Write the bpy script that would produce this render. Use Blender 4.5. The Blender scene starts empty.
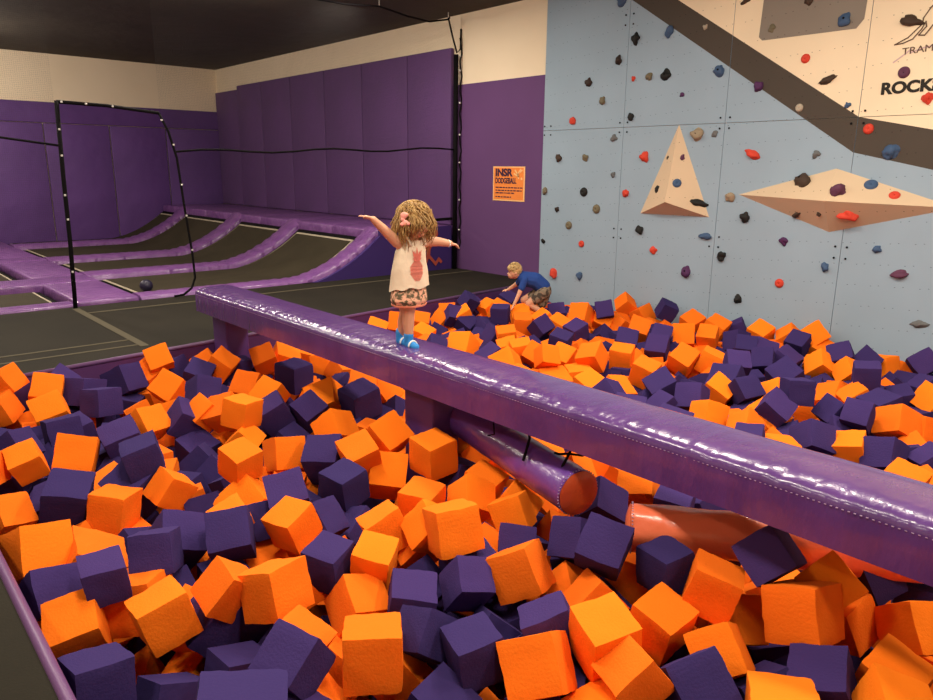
import bpy, bmesh, math, random
from mathutils import Vector, Matrix, Euler, noise
random.seed(7)
C = bpy.context.scene.collection
R = math.radians

# ------------------------------------------------------------------ camera
YAW, PITCH, ROLL = 0.724342, 0.242476, 0.009522
Fv = Vector((math.sin(YAW) * math.cos(PITCH), math.cos(YAW) * math.cos(PITCH), -math.sin(PITCH)))
R0 = Vector((math.cos(YAW), -math.sin(YAW), 0))
U0 = R0.cross(Fv)
Rv = math.cos(ROLL) * R0 + math.sin(ROLL) * U0
Uv = -math.sin(ROLL) * R0 + math.cos(ROLL) * U0
cd = bpy.data.cameras.new('camera')
cam = bpy.data.objects.new('camera', cd)
C.objects.link(cam)
cam.matrix_world = Matrix(((Rv.x, Uv.x, -Fv.x, 0), (Rv.y, Uv.y, -Fv.y, 0), (Rv.z, Uv.z, -Fv.z, 1.5), (0, 0, 0, 1)))
cd.sensor_width = 36
cd.lens = 730.1 / 933 * 36
cd.clip_start = 0.05
bpy.context.scene.camera = cam

# ------------------------------------------------------------------ world, lights, exposure
vs = bpy.context.scene.view_settings
vs.view_transform = 'Standard'
vs.look = 'None'
vs.exposure = 0.2
vs.gamma = 1.0
vs.use_curve_mapping = False
w = bpy.data.worlds.new('world')
bpy.context.scene.world = w
w.use_nodes = True
w.node_tree.nodes['Background'].inputs[0].default_value = (1.0, 0.9, 0.78, 1)
w.node_tree.nodes['Background'].inputs[1].default_value = 0.12

LC = (1, 0.885, 0.735)
def lamp(name, loc, size, power, col=LC, rot=(0, 0, 0)):
    d = bpy.data.lights.new(name, 'AREA')
    d.shape = 'RECTANGLE'
    d.size, d.size_y = size
    d.energy = power
    d.color = col
    o = bpy.data.objects.new(name, d)
    o.location = loc
    o.rotation_euler = rot
    C.objects.link(o)

LAMPS = [((1.2, 0.6, 3.58), 60), ((1.2, 3.2, 3.58), 60), ((4.4, 0.6, 3.58), 80), ((4.4, 3.2, 3.58), 80),
         ((1.2, 6.4, 3.58), 45), ((4.4, 6.2, 3.58), 40), ((0.2, 8.8, 3.58), 45), ((-1.6, 2.5, 3.58), 50),
         ((3.0, -1.8, 3.58), 60), ((0.6, 12.2, 3.55), 90), ((3.0, 9.1, 3.60), 60), ((5.6, 8.0, 3.60), 40)]  # lights by the court are added to brighten its back wall
for p, e in LAMPS:
    lamp('overhead_light', p, (0.45, 0.9), e)
# unseen point fills, added to brighten the ceiling and the tops of the walls
for p, e in (((1.2, 1.9, 3.25), 55), ((4.6, 1.9, 3.25), 75), ((2.8, 5.2, 3.25), 45), ((1.4, 14.6, 3.1), 190), ((-0.5, 10.5, 3.2), 90), ((4.0, 8.9, 3.35), 70), ((6.0, -0.8, 3.2), 50)):
    d = bpy.data.lights.new('fill_point', 'POINT')
    d.energy = e
    d.color = LC
    d.shadow_soft_size = 0.12
    o = bpy.data.objects.new('fill_point', d)
    o.location = p
    C.objects.link(o)

# ------------------------------------------------------------------ materials
def mat(name, col, rough=0.6, spec=0.3, var=0.0, bump=0.0, bscale=40, coat=0.0, noise_col=None, nscale=5, aniso=None, detail=4, bdist=0.01, nmin=0.35, nmax=0.65):
    m = bpy.data.materials.new(name)
    m.use_nodes = True
    nt = m.node_tree
    b = nt.nodes['Principled BSDF']
    b.inputs['Base Color'].default_value = (*col, 1)
    b.inputs['Roughness'].default_value = rough
    b.inputs['Specular IOR Level'].default_value = spec
    b.inputs['Coat Weight'].default_value = coat
    b.inputs['Coat Roughness'].default_value = 0.12
    tc = nt.nodes.new('ShaderNodeTexCoord')
    src = tc.outputs['Object']
    if aniso:
        mp = nt.nodes.new('ShaderNodeMapping')
        mp.inputs['Scale'].default_value = aniso
        nt.links.new(src, mp.inputs[0])
        src = mp.outputs[0]
    last = None
    if noise_col:
        n = nt.nodes.new('ShaderNodeTexNoise')
        n.inputs['Scale'].default_value = nscale
        n.inputs['Detail'].default_value = detail
        nt.links.new(src, n.inputs['Vector'])
        mr = nt.nodes.new('ShaderNodeMapRange')
        mr.inputs[1].default_value = nmin
        mr.inputs[2].default_value = nmax
        nt.links.new(n.outputs['Fac'], mr.inputs[0])
        mx = nt.nodes.new('ShaderNodeMix')
        mx.data_type = 'RGBA'
        mx.inputs[6].default_value = (*col, 1)
        mx.inputs[7].default_value = (*noise_col, 1)
        nt.links.new(mr.outputs[0], mx.inputs[0])
        last = mx.outputs[2]
    if var:
        oi = nt.nodes.new('ShaderNodeObjectInfo')
        hs = nt.nodes.new('ShaderNodeHueSaturation')
        mr = nt.nodes.new('ShaderNodeMapRange')
        mr.inputs[3].default_value = 1 - var
        mr.inputs[4].default_value = 1 + var
        nt.links.new(oi.outputs['Random'], mr.inputs[0])
        nt.links.new(mr.outputs[0], hs.inputs['Value'])
        mh = nt.nodes.new('ShaderNodeMapRange')
        mh.inputs[3].default_value = 0.5 - var * 0.045
        mh.inputs[4].default_value = 0.5 + var * 0.045
        nt.links.new(oi.outputs['Random'], mh.inputs[0])
        nt.links.new(mh.outputs[0], hs.inputs['Hue'])
        if last:
            nt.links.new(last, hs.inputs['Color'])
        else:
            hs.inputs['Color'].default_value = (*col, 1)
        last = hs.outputs[0]
    if last:
        nt.links.new(last, b.inputs['Base Color'])
    if bump:
        n = nt.nodes.new('ShaderNodeTexNoise')
        n.inputs['Scale'].default_value = bscale
        n.inputs['Detail'].default_value = 5
        nt.links.new(src, n.inputs['Vector'])
        bp = nt.nodes.new('ShaderNodeBump')
        bp.inputs['Strength'].default_value = bump
        bp.inputs['Distance'].default_value = bdist
        nt.links.new(n.outputs['Fac'], bp.inputs['Height'])
        nt.links.new(bp.outputs[0], b.inputs['Normal'])
    return m

M = {}
M['orange_foam'] = mat('orange_foam', (0.93, 0.185, 0.010), 0.95, 0.1, var=0.08, bump=0.14, bscale=20, bdist=0.03)
M['purple_foam'] = mat('purple_foam', (0.044, 0.026, 0.118), 0.95, 0.10, var=0.15, bump=0.14, bscale=20, bdist=0.03)
M['purple_vinyl'] = mat('purple_vinyl', (0.15, 0.055, 0.34), 0.30, 0.5, bump=0.35, bscale=9, coat=0.35, bdist=0.02, noise_col=(0.155, 0.05, 0.26), nscale=3)
M['beam_vinyl'] = mat('beam_vinyl', (0.085, 0.030, 0.160), 0.25, 0.55, bump=0.38, bscale=6, coat=0.5, aniso=(1.2, 3.0, 1.0), bdist=0.02, noise_col=(0.105, 0.038, 0.19), nscale=2.5)
M['post_vinyl'] = mat('post_vinyl', (0.095, 0.035, 0.19), 0.5, 0.35, bump=0.2, bscale=6)
M['court_vinyl'] = mat('court_vinyl', (0.165, 0.060, 0.235), 0.38, 0.45, bump=0.8, bscale=7, coat=0.25, bdist=0.04, noise_col=(0.22, 0.09, 0.29), nscale=6)
M['wall_pad'] = mat('wall_pad', (0.110, 0.052, 0.165), 0.65, 0.25, bump=0.35, bscale=2.5, bdist=0.04, noise_col=(0.125, 0.055, 0.19), nscale=1.2)
M['wall_pad_back'] = mat('wall_pad_back', (0.125, 0.052, 0.235), 0.55, 0.3, bump=0.45, bscale=2.2, bdist=0.06, noise_col=(0.105, 0.045, 0.20), nscale=1.2)
M['purple_paint'] = mat('purple_paint', (0.115, 0.050, 0.155), 0.7, 0.2, noise_col=(0.125, 0.055, 0.17), nscale=1.0)
M['navy_pad'] = mat('navy_pad', (0.045, 0.022, 0.14), 0.55, 0.3, bump=0.2, bscale=3)
M['cream_wall'] = mat('cream_wall', (0.84, 0.71, 0.53), 0.85, 0.15, noise_col=(0.81, 0.68, 0.50), nscale=1.5)
M['ceiling'] = mat('ceiling', (0.060, 0.050, 0.039), 0.85, 0.15, noise_col=(0.072, 0.060, 0.046), nscale=1.2, bump=0.3, bscale=3, bdist=0.05)
M['deck'] = mat('deck', (0.013, 0.0105, 0.006), 0.85, 0.2, bump=0.2, bscale=120, noise_col=(0.018, 0.0145, 0.0085), nscale=2)
M['tape'] = mat('tape', (0.085, 0.072, 0.046), 0.8, 0.2)
M['bed'] = mat('trampoline_bed', (0.036, 0.029, 0.017), 0.8, 0.15, noise_col=(0.045, 0.036, 0.022), nscale=2)
M['bed_edge'] = mat('bed_edge', (0.42, 0.36, 0.27), 0.7, 0.2)
M['black'] = mat('black_strap', (0.005, 0.004, 0.005), 0.8, 0.1)
M['metal'] = mat('buckle_metal', (0.6, 0.58, 0.55), 0.3, 0.5)
M['orange_vinyl'] = mat('orange_vinyl', (0.90, 0.19, 0.085), 0.33, 0.5, bump=0.5, bscale=6, coat=0.35, bdist=0.03)
M['red_vinyl'] = mat('red_orange_vinyl', (0.60, 0.085, 0.022), 0.38, 0.45, bump=0.5, bscale=14, coat=0.2)
M['stitch'] = mat('stitch', (0.40, 0.28, 0.45), 0.6, 0.3)
M['trim'] = mat('trim_vinyl', (0.13, 0.055, 0.16), 0.4, 0.4, bump=0.3, bscale=10)
M['pit_wall'] = mat('pit_wall_pad', (0.085, 0.026, 0.115), 0.6, 0.3)
M['pit_dark'] = mat('pit_floor', (0.02, 0.014, 0.03), 0.9, 0.1)
M['plywood'] = mat('sanded_plywood', (0.62, 0.44, 0.27), 0.6, 0.25, aniso=(1, 1, 8), noise_col=(0.70, 0.51, 0.32), nscale=3)
M['skin'] = mat('skin', (0.66, 0.34, 0.21), 0.5, 0.35)
M['hair'] = mat('blonde_hair', (0.25, 0.13, 0.04), 0.5, 0.35, noise_col=(0.48, 0.29, 0.10), nscale=30)
M['hair_boy'] = mat('fair_hair', (0.42, 0.27, 0.10), 0.5, 0.4, noise_col=(0.58, 0.40, 0.18), nscale=40)
M['shirt'] = mat('cream_shirt', (0.72, 0.60, 0.45), 0.85, 0.15, bump=0.4, bscale=14, bdist=0.02)
M['print'] = mat('pineapple_print', (0.60, 0.16, 0.12), 0.8, 0.2)
M['floral'] = mat('floral_shorts', (0.80, 0.45, 0.30), 0.8, 0.2, noise_col=(0.12, 0.10, 0.06), nscale=42, nmin=0.44, nmax=0.54)
M['pink_hem'] = mat('pink_hem', (0.85, 0.32, 0.20), 0.8, 0.2)
M['bow'] = mat('pink_bow', (0.85, 0.36, 0.30), 0.7, 0.2)
M['blue_shoe'] = mat('blue_slipper', (0.03, 0.24, 0.62), 0.6, 0.3)
M['white'] = mat('white_strap', (0.8, 0.8, 0.78), 0.5, 0.3)
M['blue_shirt'] = mat('blue_shirt', (0.018, 0.055, 0.24), 0.8, 0.2, bump=0.3, bscale=12, bdist=0.02)
M['camo'] = mat('camo_shorts', (0.22, 0.17, 0.12), 0.85, 0.15, noise_col=(0.06, 0.05, 0.04), nscale=22, nmin=0.48, nmax=0.54)
M['eye'] = mat('eye', (0.03, 0.02, 0.015), 0.2, 0.5)
M['lip'] = mat('lip', (0.5, 0.16, 0.12), 0.4, 0.4)
M['poster'] = mat('poster_orange', (0.85, 0.25, 0.045), 0.5, 0.3)
M['poster_light'] = mat('poster_pale', (0.90, 0.52, 0.22), 0.5, 0.3)
M['ink'] = mat('poster_ink', (0.05, 0.02, 0.05), 0.6, 0.2)
M['mural'] = mat('mural_orange', (0.42, 0.075, 0.05), 0.7, 0.2)
M['letter'] = mat('letter_black', (0.02, 0.017, 0.013), 0.6, 0.2)
M['letter_brown'] = mat('letter_brown', (0.10, 0.055, 0.035), 0.6, 0.2)
M['swoosh'] = mat('swoosh_pink', (0.60, 0.42, 0.42), 0.6, 0.2)
M['ball'] = mat('ball_navy', (0.015, 0.012, 0.035), 0.4, 0.4)
M['grey_floor'] = mat('grey_floor', (0.05, 0.045, 0.04), 0.9, 0.1)
HC = dict(black=(0.012, 0.012, 0.012), dark=(0.035, 0.022, 0.018), brown=(0.055, 0.033, 0.022), olive=(0.16, 0.135, 0.085), grey=(0.13, 0.135, 0.14),
          blue=(0.050, 0.095, 0.19), red=(0.62, 0.055, 0.03), purple=(0.075, 0.022, 0.09), plum=(0.11, 0.035, 0.075), beige=(0.42, 0.36, 0.28), tan=(0.30, 0.235, 0.16))
for k, c in HC.items():
    M['hold_' + k] = mat('hold_' + k, c, 0.7, 0.3, bump=0.4, bscale=60)

def panel_mat(name, col, rough=0.75):
    # painted plywood with a grid of threaded bolt holes every 0.2 m
    m = mat(name, col, rough, 0.25, noise_col=tuple(c * 0.93 for c in col), nscale=1.3)
    nt = m.node_tree
    b = nt.nodes['Principled BSDF']
    tc = nt.nodes.new('ShaderNodeTexCoord')
    mp = nt.nodes.new('ShaderNodeMapping')
    mp.inputs['Rotation'].default_value = (R(3), 0, 0)
    nt.links.new(tc.outputs['Object'], mp.inputs[0])
    sep = nt.nodes.new('ShaderNodeSeparateXYZ')
    nt.links.new(mp.outputs[0], sep.inputs[0])
    def math_(op, a, bb):
        n = nt.nodes.new('ShaderNodeMath')
        n.operation = op
        for i, v in enumerate((a, bb)):
            if v is None:
                continue
            if isinstance(v, (int, float)):
                n.inputs[i].default_value = v
            else:
                nt.links.new(v, n.inputs[i])
        return n.outputs[0]
    fy = math_('SUBTRACT', math_('PINGPONG', sep.outputs[1], 0.105), 0)
    row = math_('MULTIPLY', math_('FLOOR', math_('DIVIDE', sep.outputs[2], 0.2), None), 0.07)
    fy = math_('PINGPONG', math_('ADD', sep.outputs[1], row), 0.105)
    fz = math_('PINGPONG', sep.outputs[2], 0.1)
    d = math_('SQRT', math_('ADD', math_('MULTIPLY', fy, fy), math_('MULTIPLY', fz, fz)), None)
    mask = math_('LESS_THAN', d, 0.0062)
    mx = nt.nodes.new('ShaderNodeMix')
    mx.data_type = 'RGBA'
    old = b.inputs['Base Color'].links[0].from_socket
    nt.links.new(old, mx.inputs[6])
    mx.inputs[7].default_value = tuple(c * 0.32 for c in col) + (1,)
    nt.links.new(mask, mx.inputs[0])
    nt.links.new(mx.outputs[2], b.inputs['Base Color'])
    return m

M['p_blue'] = panel_mat('climbing_blue', (0.300, 0.400, 0.500))
M['p_cream'] = panel_mat('climbing_cream', (0.88, 0.73, 0.52))
M['p_dark'] = panel_mat('climbing_dark', (0.070, 0.056, 0.045))
M['p_grey'] = panel_mat('climbing_grey', (0.25, 0.215, 0.18))
M['p_wood'] = panel_mat('climbing_plywood', (0.66, 0.50, 0.34))

def net_mat():
    m = bpy.data.materials.new('black_netting')
    m.use_nodes = True
    nt = m.node_tree
    b = nt.nodes['Principled BSDF']
    b.inputs['Base Color'].default_value = (0.012, 0.01, 0.01, 1)
    tc = nt.nodes.new('ShaderNodeTexCoord')
    sep = nt.nodes.new('ShaderNodeSeparateXYZ')
    nt.links.new(tc.outputs['Object'], sep.inputs[0])
    outs = []
    for k in (0, 2):
        n = nt.nodes.new('ShaderNodeMath')
        n.operation = 'PINGPONG'
        n.inputs[1].default_value = 0.009
        nt.links.new(sep.outputs[k], n.inputs[0])
        l = nt.nodes.new('ShaderNodeMath')
        l.operation = 'LESS_THAN'
        l.inputs[1].default_value = 0.00035
        nt.links.new(n.outputs[0], l.inputs[0])
        outs.append(l.outputs[0])
    mx = nt.nodes.new('ShaderNodeMath')
    mx.operation = 'MAXIMUM'
    nt.links.new(outs[0], mx.inputs[0])
    nt.links.new(outs[1], mx.inputs[1])
    nt.links.new(mx.outputs[0], b.inputs['Alpha'])
    return m
M['net'] = net_mat()

# ------------------------------------------------------------------ mesh helpers
def add_box(bm, lo, hi, mi=0, rot=None, bev=0):
    vs_ = [Vector((x, y, z)) for x in (lo[0], hi[0]) for y in (lo[1], hi[1]) for z in (lo[2], hi[2])]
    if rot is not None:
        c = sum(vs_, Vector()) / 8
        vs_ = [c + rot @ (v - c) for v in vs_]
    v = [bm.verts.new(p) for p in vs_]
    fs = [(0, 1, 3, 2), (4, 6, 7, 5), (0, 4, 5, 1), (2, 3, 7, 6), (0, 2, 6, 4), (1, 5, 7, 3)]
    out = []
    for f in fs:
        fc = bm.faces.new([v[i] for i in f])
        fc.material_index = mi
        out.append(fc)
    if bev:
        es = list({e for f in out for e in f.edges})
        bmesh.ops.bevel(bm, geom=es, offset=bev, segments=3, affect='EDGES', profile=0.5)

def add_quad(bm, pts, mi=0):
    f = bm.faces.new([bm.verts.new(p) for p in pts])
    f.material_index = mi
    return f

def add_tube(bm, pts, rad, n=8, mi=0, cap=True):
    pts = [Vector(p) for p in pts]
    rads = rad if isinstance(rad, (list, tuple)) else [rad] * len(pts)
    rings = []
    prev = None
    for i, p in enumerate(pts):
        d = (pts[min(i + 1, len(pts) - 1)] - pts[max(i - 1, 0)]).normalized()
        if prev is None:
            a = Vector((0, 0, 1)) if abs(d.z) < 0.9 else Vector((1, 0, 0))
            u = d.cross(a).normalized()
        else:
            u = (prev - d * prev.dot(d)).normalized()
        prev = u
        v = d.cross(u)
        rings.append([bm.verts.new(p + (u * math.cos(t) + v * math.sin(t)) * rads[i]) for t in [2 * math.pi * k / n for k in range(n)]])
    for a, b in zip(rings, rings[1:]):
        for k in range(n):
            f = bm.faces.new((a[k], a[(k + 1) % n], b[(k + 1) % n], b[k]))
            f.material_index = mi
            f.smooth = True
    if cap:
        for r_ in (rings[0][::-1], rings[-1]):
            f = bm.faces.new(r_)
            f.material_index = mi

def obj(name, bm, mats, parent=None, smooth=False, angle=None, recalc=True):
    if recalc:
        bmesh.ops.recalc_face_normals(bm, faces=bm.faces)
    me = bpy.data.meshes.new(name)
    bm.to_mesh(me)
    bm.free()
    for m in (mats if isinstance(mats, (list, tuple)) else [mats]):
        me.materials.append(m)
    if smooth:
        for p in me.polygons:
            p.use_smooth = True
        if angle:
            me.set_sharp_from_angle(angle=R(angle))
    o = bpy.data.objects.new(name, me)
    C.objects.link(o)
    if parent:
        o.parent = parent
    return o

def recentre(o):
    # put the origin of a top-level mesh at the middle of its base
    vs_ = [v.co for v in o.data.vertices]
    b = Vector(((min(v.x for v in vs_) + max(v.x for v in vs_)) / 2, (min(v.y for v in vs_) + max(v.y for v in vs_)) / 2, min(v.z for v in vs_)))
    o.data.transform(Matrix.Translation(-b))
    o.location = b
    return o

def empty(name, loc, rz=0):
    o = bpy.data.objects.new(name, None)
    o.empty_display_size = 0.1
    o.location = loc
    o.rotation_euler = (0, 0, rz)
    C.objects.link(o)
    return o

def tag(o, label=None, cat=None, group=None, kind=None):
    if label: o['label'] = label
    if cat: o['category'] = cat
    if group: o['group'] = group
    if kind: o['kind'] = kind
    return o

def struct(name, bm, mats, **k):
    return tag(obj(name, bm, mats, **k), kind='structure')

def text_mesh(body, size, m, name, parent, mw, bold=0.0, shear=0.0, squash=1.0, depth=0.002):
    cu = bpy.data.curves.new(name, 'FONT')
    cu.body = body
    cu.size = size
    cu.offset = bold
    cu.shear = shear
    cu.extrude = depth
    t = bpy.data.objects.new(name + '_src', cu)
    C.objects.link(t)
    bpy.context.view_layer.update()
    me = bpy.data.meshes.new_from_object(t.evaluated_get(bpy.context.evaluated_depsgraph_get()))
    bpy.data.objects.remove(t)
    me.transform(Matrix.Diagonal((squash, 1, 1, 1)))
    me.materials.clear()
    me.materials.append(m)
    o = bpy.data.objects.new(name, me)
    C.objects.link(o)
    o.parent = parent
    o.matrix_local = mw
    return o

XW = 7.45                              # plane of the right hand wall
def wall_mw(y, z, x=XW - 0.012, tilt=0.0):      # text facing -X on that wall
    m = Matrix(((0, 0, -1, x), (-1, 0, 0, y), (0, 1, 0, z), (0, 0, 0, 1)))
    return m @ Matrix.Rotation(tilt, 4, 'Z')

# ------------------------------------------------------------------ the setting
PX0, PY0, PY1 = 0.335, -2.4, 6.30      # foam pit: left edge, near edge, far edge (which runs a little askew)
def rimy(x): return 5.91 + 0.13 * x
bm = bmesh.new()
add_box(bm, (-4.0, -3.4, -1.0), (PX0, 8.72, 0))
vb = [bm.verts.new((x, y, z)) for z in (-1.0, 0.0) for x, y in ((PX0, rimy(PX0)), (XW, rimy(XW)), (XW, 8.72), (PX0, 8.72))]
for f_ in ((0, 3, 2, 1), (4, 5, 6, 7), (0, 1, 5, 4), (1, 2, 6, 5), (2, 3, 7, 6), (3, 0, 4, 7)):
    bm.faces.new([vb[i] for i in f_])
add_box(bm, (PX0, -3.4, -1.0), (XW, PY0, 0))
struct('floor', bm, M['deck'])
bm = bmesh.new()
add_box(bm, (-4.0, 8.72, -0.7), (XW, 17.25, -0.55))
struct('floor_court', bm, M['grey_floor'])
bm = bmesh.new()
add_box(bm, (PX0, PY0, -1.05), (XW, 6.9, -1.0))
struct('floor_pit', bm, M['pit_dark'])
bm = bmesh.new()
add_box(bm, (-4.0, -3.4, 3.67), (XW + 0.15, 17.4, 3.8))
struct('ceiling', bm, M['ceiling'])
bm = bmesh.new()
add_box(bm, (XW, -3.4, -1.0), (XW + 0.15, 17.4, 3.67))
wr = struct('wall_right', bm, M['cream_wall'])
bm = bmesh.new()
add_box(bm, (-4.0, 17.25, -0.7), (XW, 17.4, 3.67))
struct('wall_back', bm, M['cream_wall'])
bm = bmesh.new()
add_box(bm, (-4.15, -3.4, -1.0), (-4.0, 17.4, 3.67))
struct('wall_left', bm, M['cream_wall'])
bm = bmesh.new()
add_box(bm, (-4.0, -3.55, -1.0), (XW + 0.15, -3.4, 3.67))
struct('wall_front', bm, M['cream_wall'])
# purple painted lower part of the right wall, beside the climbing wall
bm = bmesh.new()
add_box(bm, (XW - 0.008, 6.88, 0), (XW, 8.8, 2.71))
o = struct('trim_1', bm, M['purple_paint'])
# padded pit rim and pit lining
bm = bmesh.new()
add_box(bm, (PX0 - 0.002, PY0, -1.0), (PX0 + 0.012, rimy(PX0), 0.0), 1)
add_tube(bm, [(PX0 + 0.004, PY0, -0.006), (PX0 + 0.004, rimy(PX0) - 0.01, -0.006)], 0.021, 12, 0)
struct('trim_2', bm, [M['trim'], M['pit_wall']])
bm = bmesh.new()
add_box(bm, (0, 0, 0), (1, 1, 1), 1)
for v in bm.verts:
    x = PX0 + (XW - PX0) * v.co.x
    v.co = Vector((x, rimy(x) - 0.012 + 0.014 * v.co.y, -1 + v.co.z))
add_tube(bm, [(PX0 + 0.02, rimy(PX0) - 0.004, -0.006), (XW - 0.03, rimy(XW) - 0.006, -0.006)], 0.018, 12, 0)
struct('trim_3', bm, [M['trim'], M['pit_wall']])
bm = bmesh.new()
add_box(bm, (PX0, PY0, -1.0), (XW, PY0 + 0.012, 0.0))
struct('trim_4', bm, M['pit_wall'])
# flat seams taped across the black deck
def tape(a, b, wd, lab):
    bm = bmesh.new()
    a = Vector((*a, 0)); b = Vector((*b, 0))
    d = (b - a).normalized(); s = Vector((-d.y, d.x, 0)) * wd / 2
    vsx = [a - s, a + s, b + s, b - s]
    add_box(bm, (0, 0, 0), (1, 1, 1))
    for v in bm.verts:
        q = a + (b - a) * v.co.x + s * (2 * v.co.y - 1)
        v.co = Vector((q.x, q.y, v.co.z * 0.003 + 0.0005))
    tag(recentre(obj('floor_tape', bm, M['tape'])), lab, 'tape', 'tape lines on the black deck')
tape((1.97, 6.40), (1.97, 8.60), 0.07, 'olive tape line running from the pit rim to the net pole')
tape((-3.9, 6.72), (1.93, 6.72), 0.035, 'thin tape line across the deck, farther of the two near pit')
tape((-3.9, 6.48), (1.93, 6.48), 0.035, 'thin tape line across the deck right beside the pit rim')
tape((2.01, 8.26), (7.4, 8.26), 0.05, 'pale tape line across the deck before the trampolines, below the net')

# ------------------------------------------------------------------ wall pads
def pad(lo, hi, m, lab, group, wrinkle=0.004):
    bm = bmesh.new()
    add_box(bm, lo, hi, bev=0.018)
    o = recentre(obj('wall_pad', bm, m, smooth=True, angle=35))
    return tag(o, lab, 'wall pad', group)
seams = [17.25, 16.154, 14.946, 13.696, 12.386, 11.141, 9.832, 8.74]
seams[1:] = [y for y in (16.05, 14.9, 13.65, 12.37, 11.13, 9.83, 8.74)]
nm = ['narrow lower topped purple pad in the far corner', 'second', 'third', 'fourth', 'fifth', 'sixth', 'purple pad nearest the black net post']
ords = ['', 'second', 'third', 'fourth', 'fifth', 'sixth', '']
for i in range(7):
    top = 3.23 if i else 3.16
    lab = ('tall purple wall pad in the far corner, lower topped than its neighbours' if i == 0 else
           'tall purple wall pad beside the black net post' if i == 6 else
           'tall purple wall pad, %s from the far corner along the long wall' % ords[i])
    pad((XW - (0.07 if i else 0.045), seams[i + 1] + 0.010, 0.66), (XW - 0.002, seams[i] - 0.010, top), M['wall_pad'], lab, 'pads on the long wall')
# back wall: a row of pads with a border strip above
bx = [-4.0, -2.5, -1.2, 0.1, 1.35, 2.62, 3.75, 5.01, 6.19, 7.42]
for i in range(9):
    k = 9 - i
    pos = 'purple padded panel on the back wall, %s from the far right corner' % ['', 'first', 'second', 'third', 'fourth', 'fifth', 'sixth', 'seventh', 'eighth', 'ninth'][k]
    pad((bx[i] + 0.008, 17.19, -0.3), (bx[i + 1] - 0.008, 17.248, 2.33), M['wall_pad_back'], pos, 'pads on the back wall')
bm = bmesh.new()
add_box(bm, (-4, 17.20, 2.34), (7.42, 17.248, 2.74), bev=0.012)
tag(recentre(obj('border_pad', bm, M['wall_pad_back'], smooth=True, angle=35)), 'long purple border pad above the back wall panels, under the cream paint', 'wall pad')

# ------------------------------------------------------------------ climbing wall
def clip(poly, a, b, keep):
    # keep the side of line a->b given by sign keep, polygon of (y, z)
    out = []
    def sd(p): return ((b[0] - a[0]) * (p[1] - a[1]) - (b[1] - a[1]) * (p[0] - a[0])) * keep
    for i in range(len(poly)):
        p, q = poly[i], poly[(i + 1) % len(poly)]
        sp, sq = sd(p), sd(q)
        if sp >= 0: out.append(p)
        if sp * sq < 0:
            t = sp / (sp - sq)
            out.append((p[0] + (q[0] - p[0]) * t, p[1] + (q[1] - p[1]) * t))
    return out
LOW = [(5.487, 3.344), (2.937, 1.689), (2.252, 1.535)]
UP = [(4.974, 3.317), (2.924, 2.007), (2.301, 1.876)]
climb = empty('climbing_wall', (XW, 3.3, -1.0))
tag(climb, 'painted climbing wall, light blue below, dark diagonal band, cream above', 'climbing wall')
def area(p): return abs(sum(p[i][0] * p[(i + 1) % len(p)][1] - p[(i + 1) % len(p)][0] * p[i][1] for i in range(len(p)))) / 2 if len(p) > 2 else 0
ys = [6.90, 5.60, 4.28, 2.93, 1.60, 0.25, -1.10, -2.4]
zs = [-1.0, 2.005, 3.665]
g = 0.0025
for j in range(2):
    for i in range(len(ys) - 1):
        y1, y0, z0, z1 = ys[i] - g, ys[i + 1] + g, zs[j] + g, zs[j + 1] - g
        rect = [(y0, z0), (y1, z0), (y1, z1), (y0, z1)]
        regs = []
        # split at the kink of the band, y = 2.93, which is also a seam
        left = (y0 + y1) / 2 > 2.93
        L_, U_ = (LOW[:2], UP[:2]) if left else (LOW[1:], UP[1:])
        blue = clip(rect, L_[0], L_[1], 1)
        rest = clip(rect, L_[0], L_[1], -1)
        dark = clip(rest, U_[0], U_[1], 1)
        cream = clip(rest, U_[0], U_[1], -1)
        bm = bmesh.new()
        for poly, mi in ((blue, 0), (dark, 1), (cream, 2)):
            if area(poly) > 1e-4:
                f = add_quad(bm, [(XW - 0.022, p[0], p[1]) for p in poly], mi)
        for e in ((rect[0], rect[1]), (rect[1], rect[2]), (rect[2], rect[3]), (rect[3], rect[0])):
            add_quad(bm, [(XW - 0.022, *e[0]), (XW - 0.022, *e[1]), (XW - 0.001, *e[1]), (XW - 0.001, *e[0])], 1 if False else 0)
        o = obj('wall_panel', bm, [M['p_blue'], M['p_dark'], M['p_cream']], recalc=False)
        o.parent = climb
        o.matrix_parent_inverse = Matrix.Translation((-XW, -3.3, 1.0))
# grey rounded panel painted on the cream part
bm = bmesh.new()
gp = [(3.956, 3.66), (3.99, 2.82), (3.95, 2.785), (3.05, 2.785), (2.99, 2.86), (2.955, 3.66)]
add_quad(bm, [(XW - 0.0245, *p) for p in gp])
o = obj('grey_panel', bm, M['p_grey'])
o.parent = climb
o.matrix_parent_inverse = Matrix.Translation((-XW, -3.3, 1.0))
# seam bolts at the panel corners
def bolts(yc, zc):
    for dy in (-0.055, 0.055):
        for dz in (-0.055, 0.055):
            bm = bmesh.new()
            bmesh.ops.create_cone(bm, cap_ends=True, segments=8, radius1=0.011, radius2=0.009, depth=0.006,
                                  matrix=Matrix.Translation((XW - 0.025, yc + dy, zc + dz)) @ Matrix.Rotation(R(90), 4, 'Y'))
            o = obj('bolt', bm, M['black'])
            o.parent = climb
            o.matrix_parent_inverse = Matrix.Translation((-XW, -3.3, 1.0))
for yc, zc in ((5.60, 2.005), (4.28, 2.005), (2.93, 2.005), (6.82, 2.005), (5.60, 0.75), (4.28, 0.75), (2.93, 0.75), (5.60, 3.2)):
    bolts(yc, zc)
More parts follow.
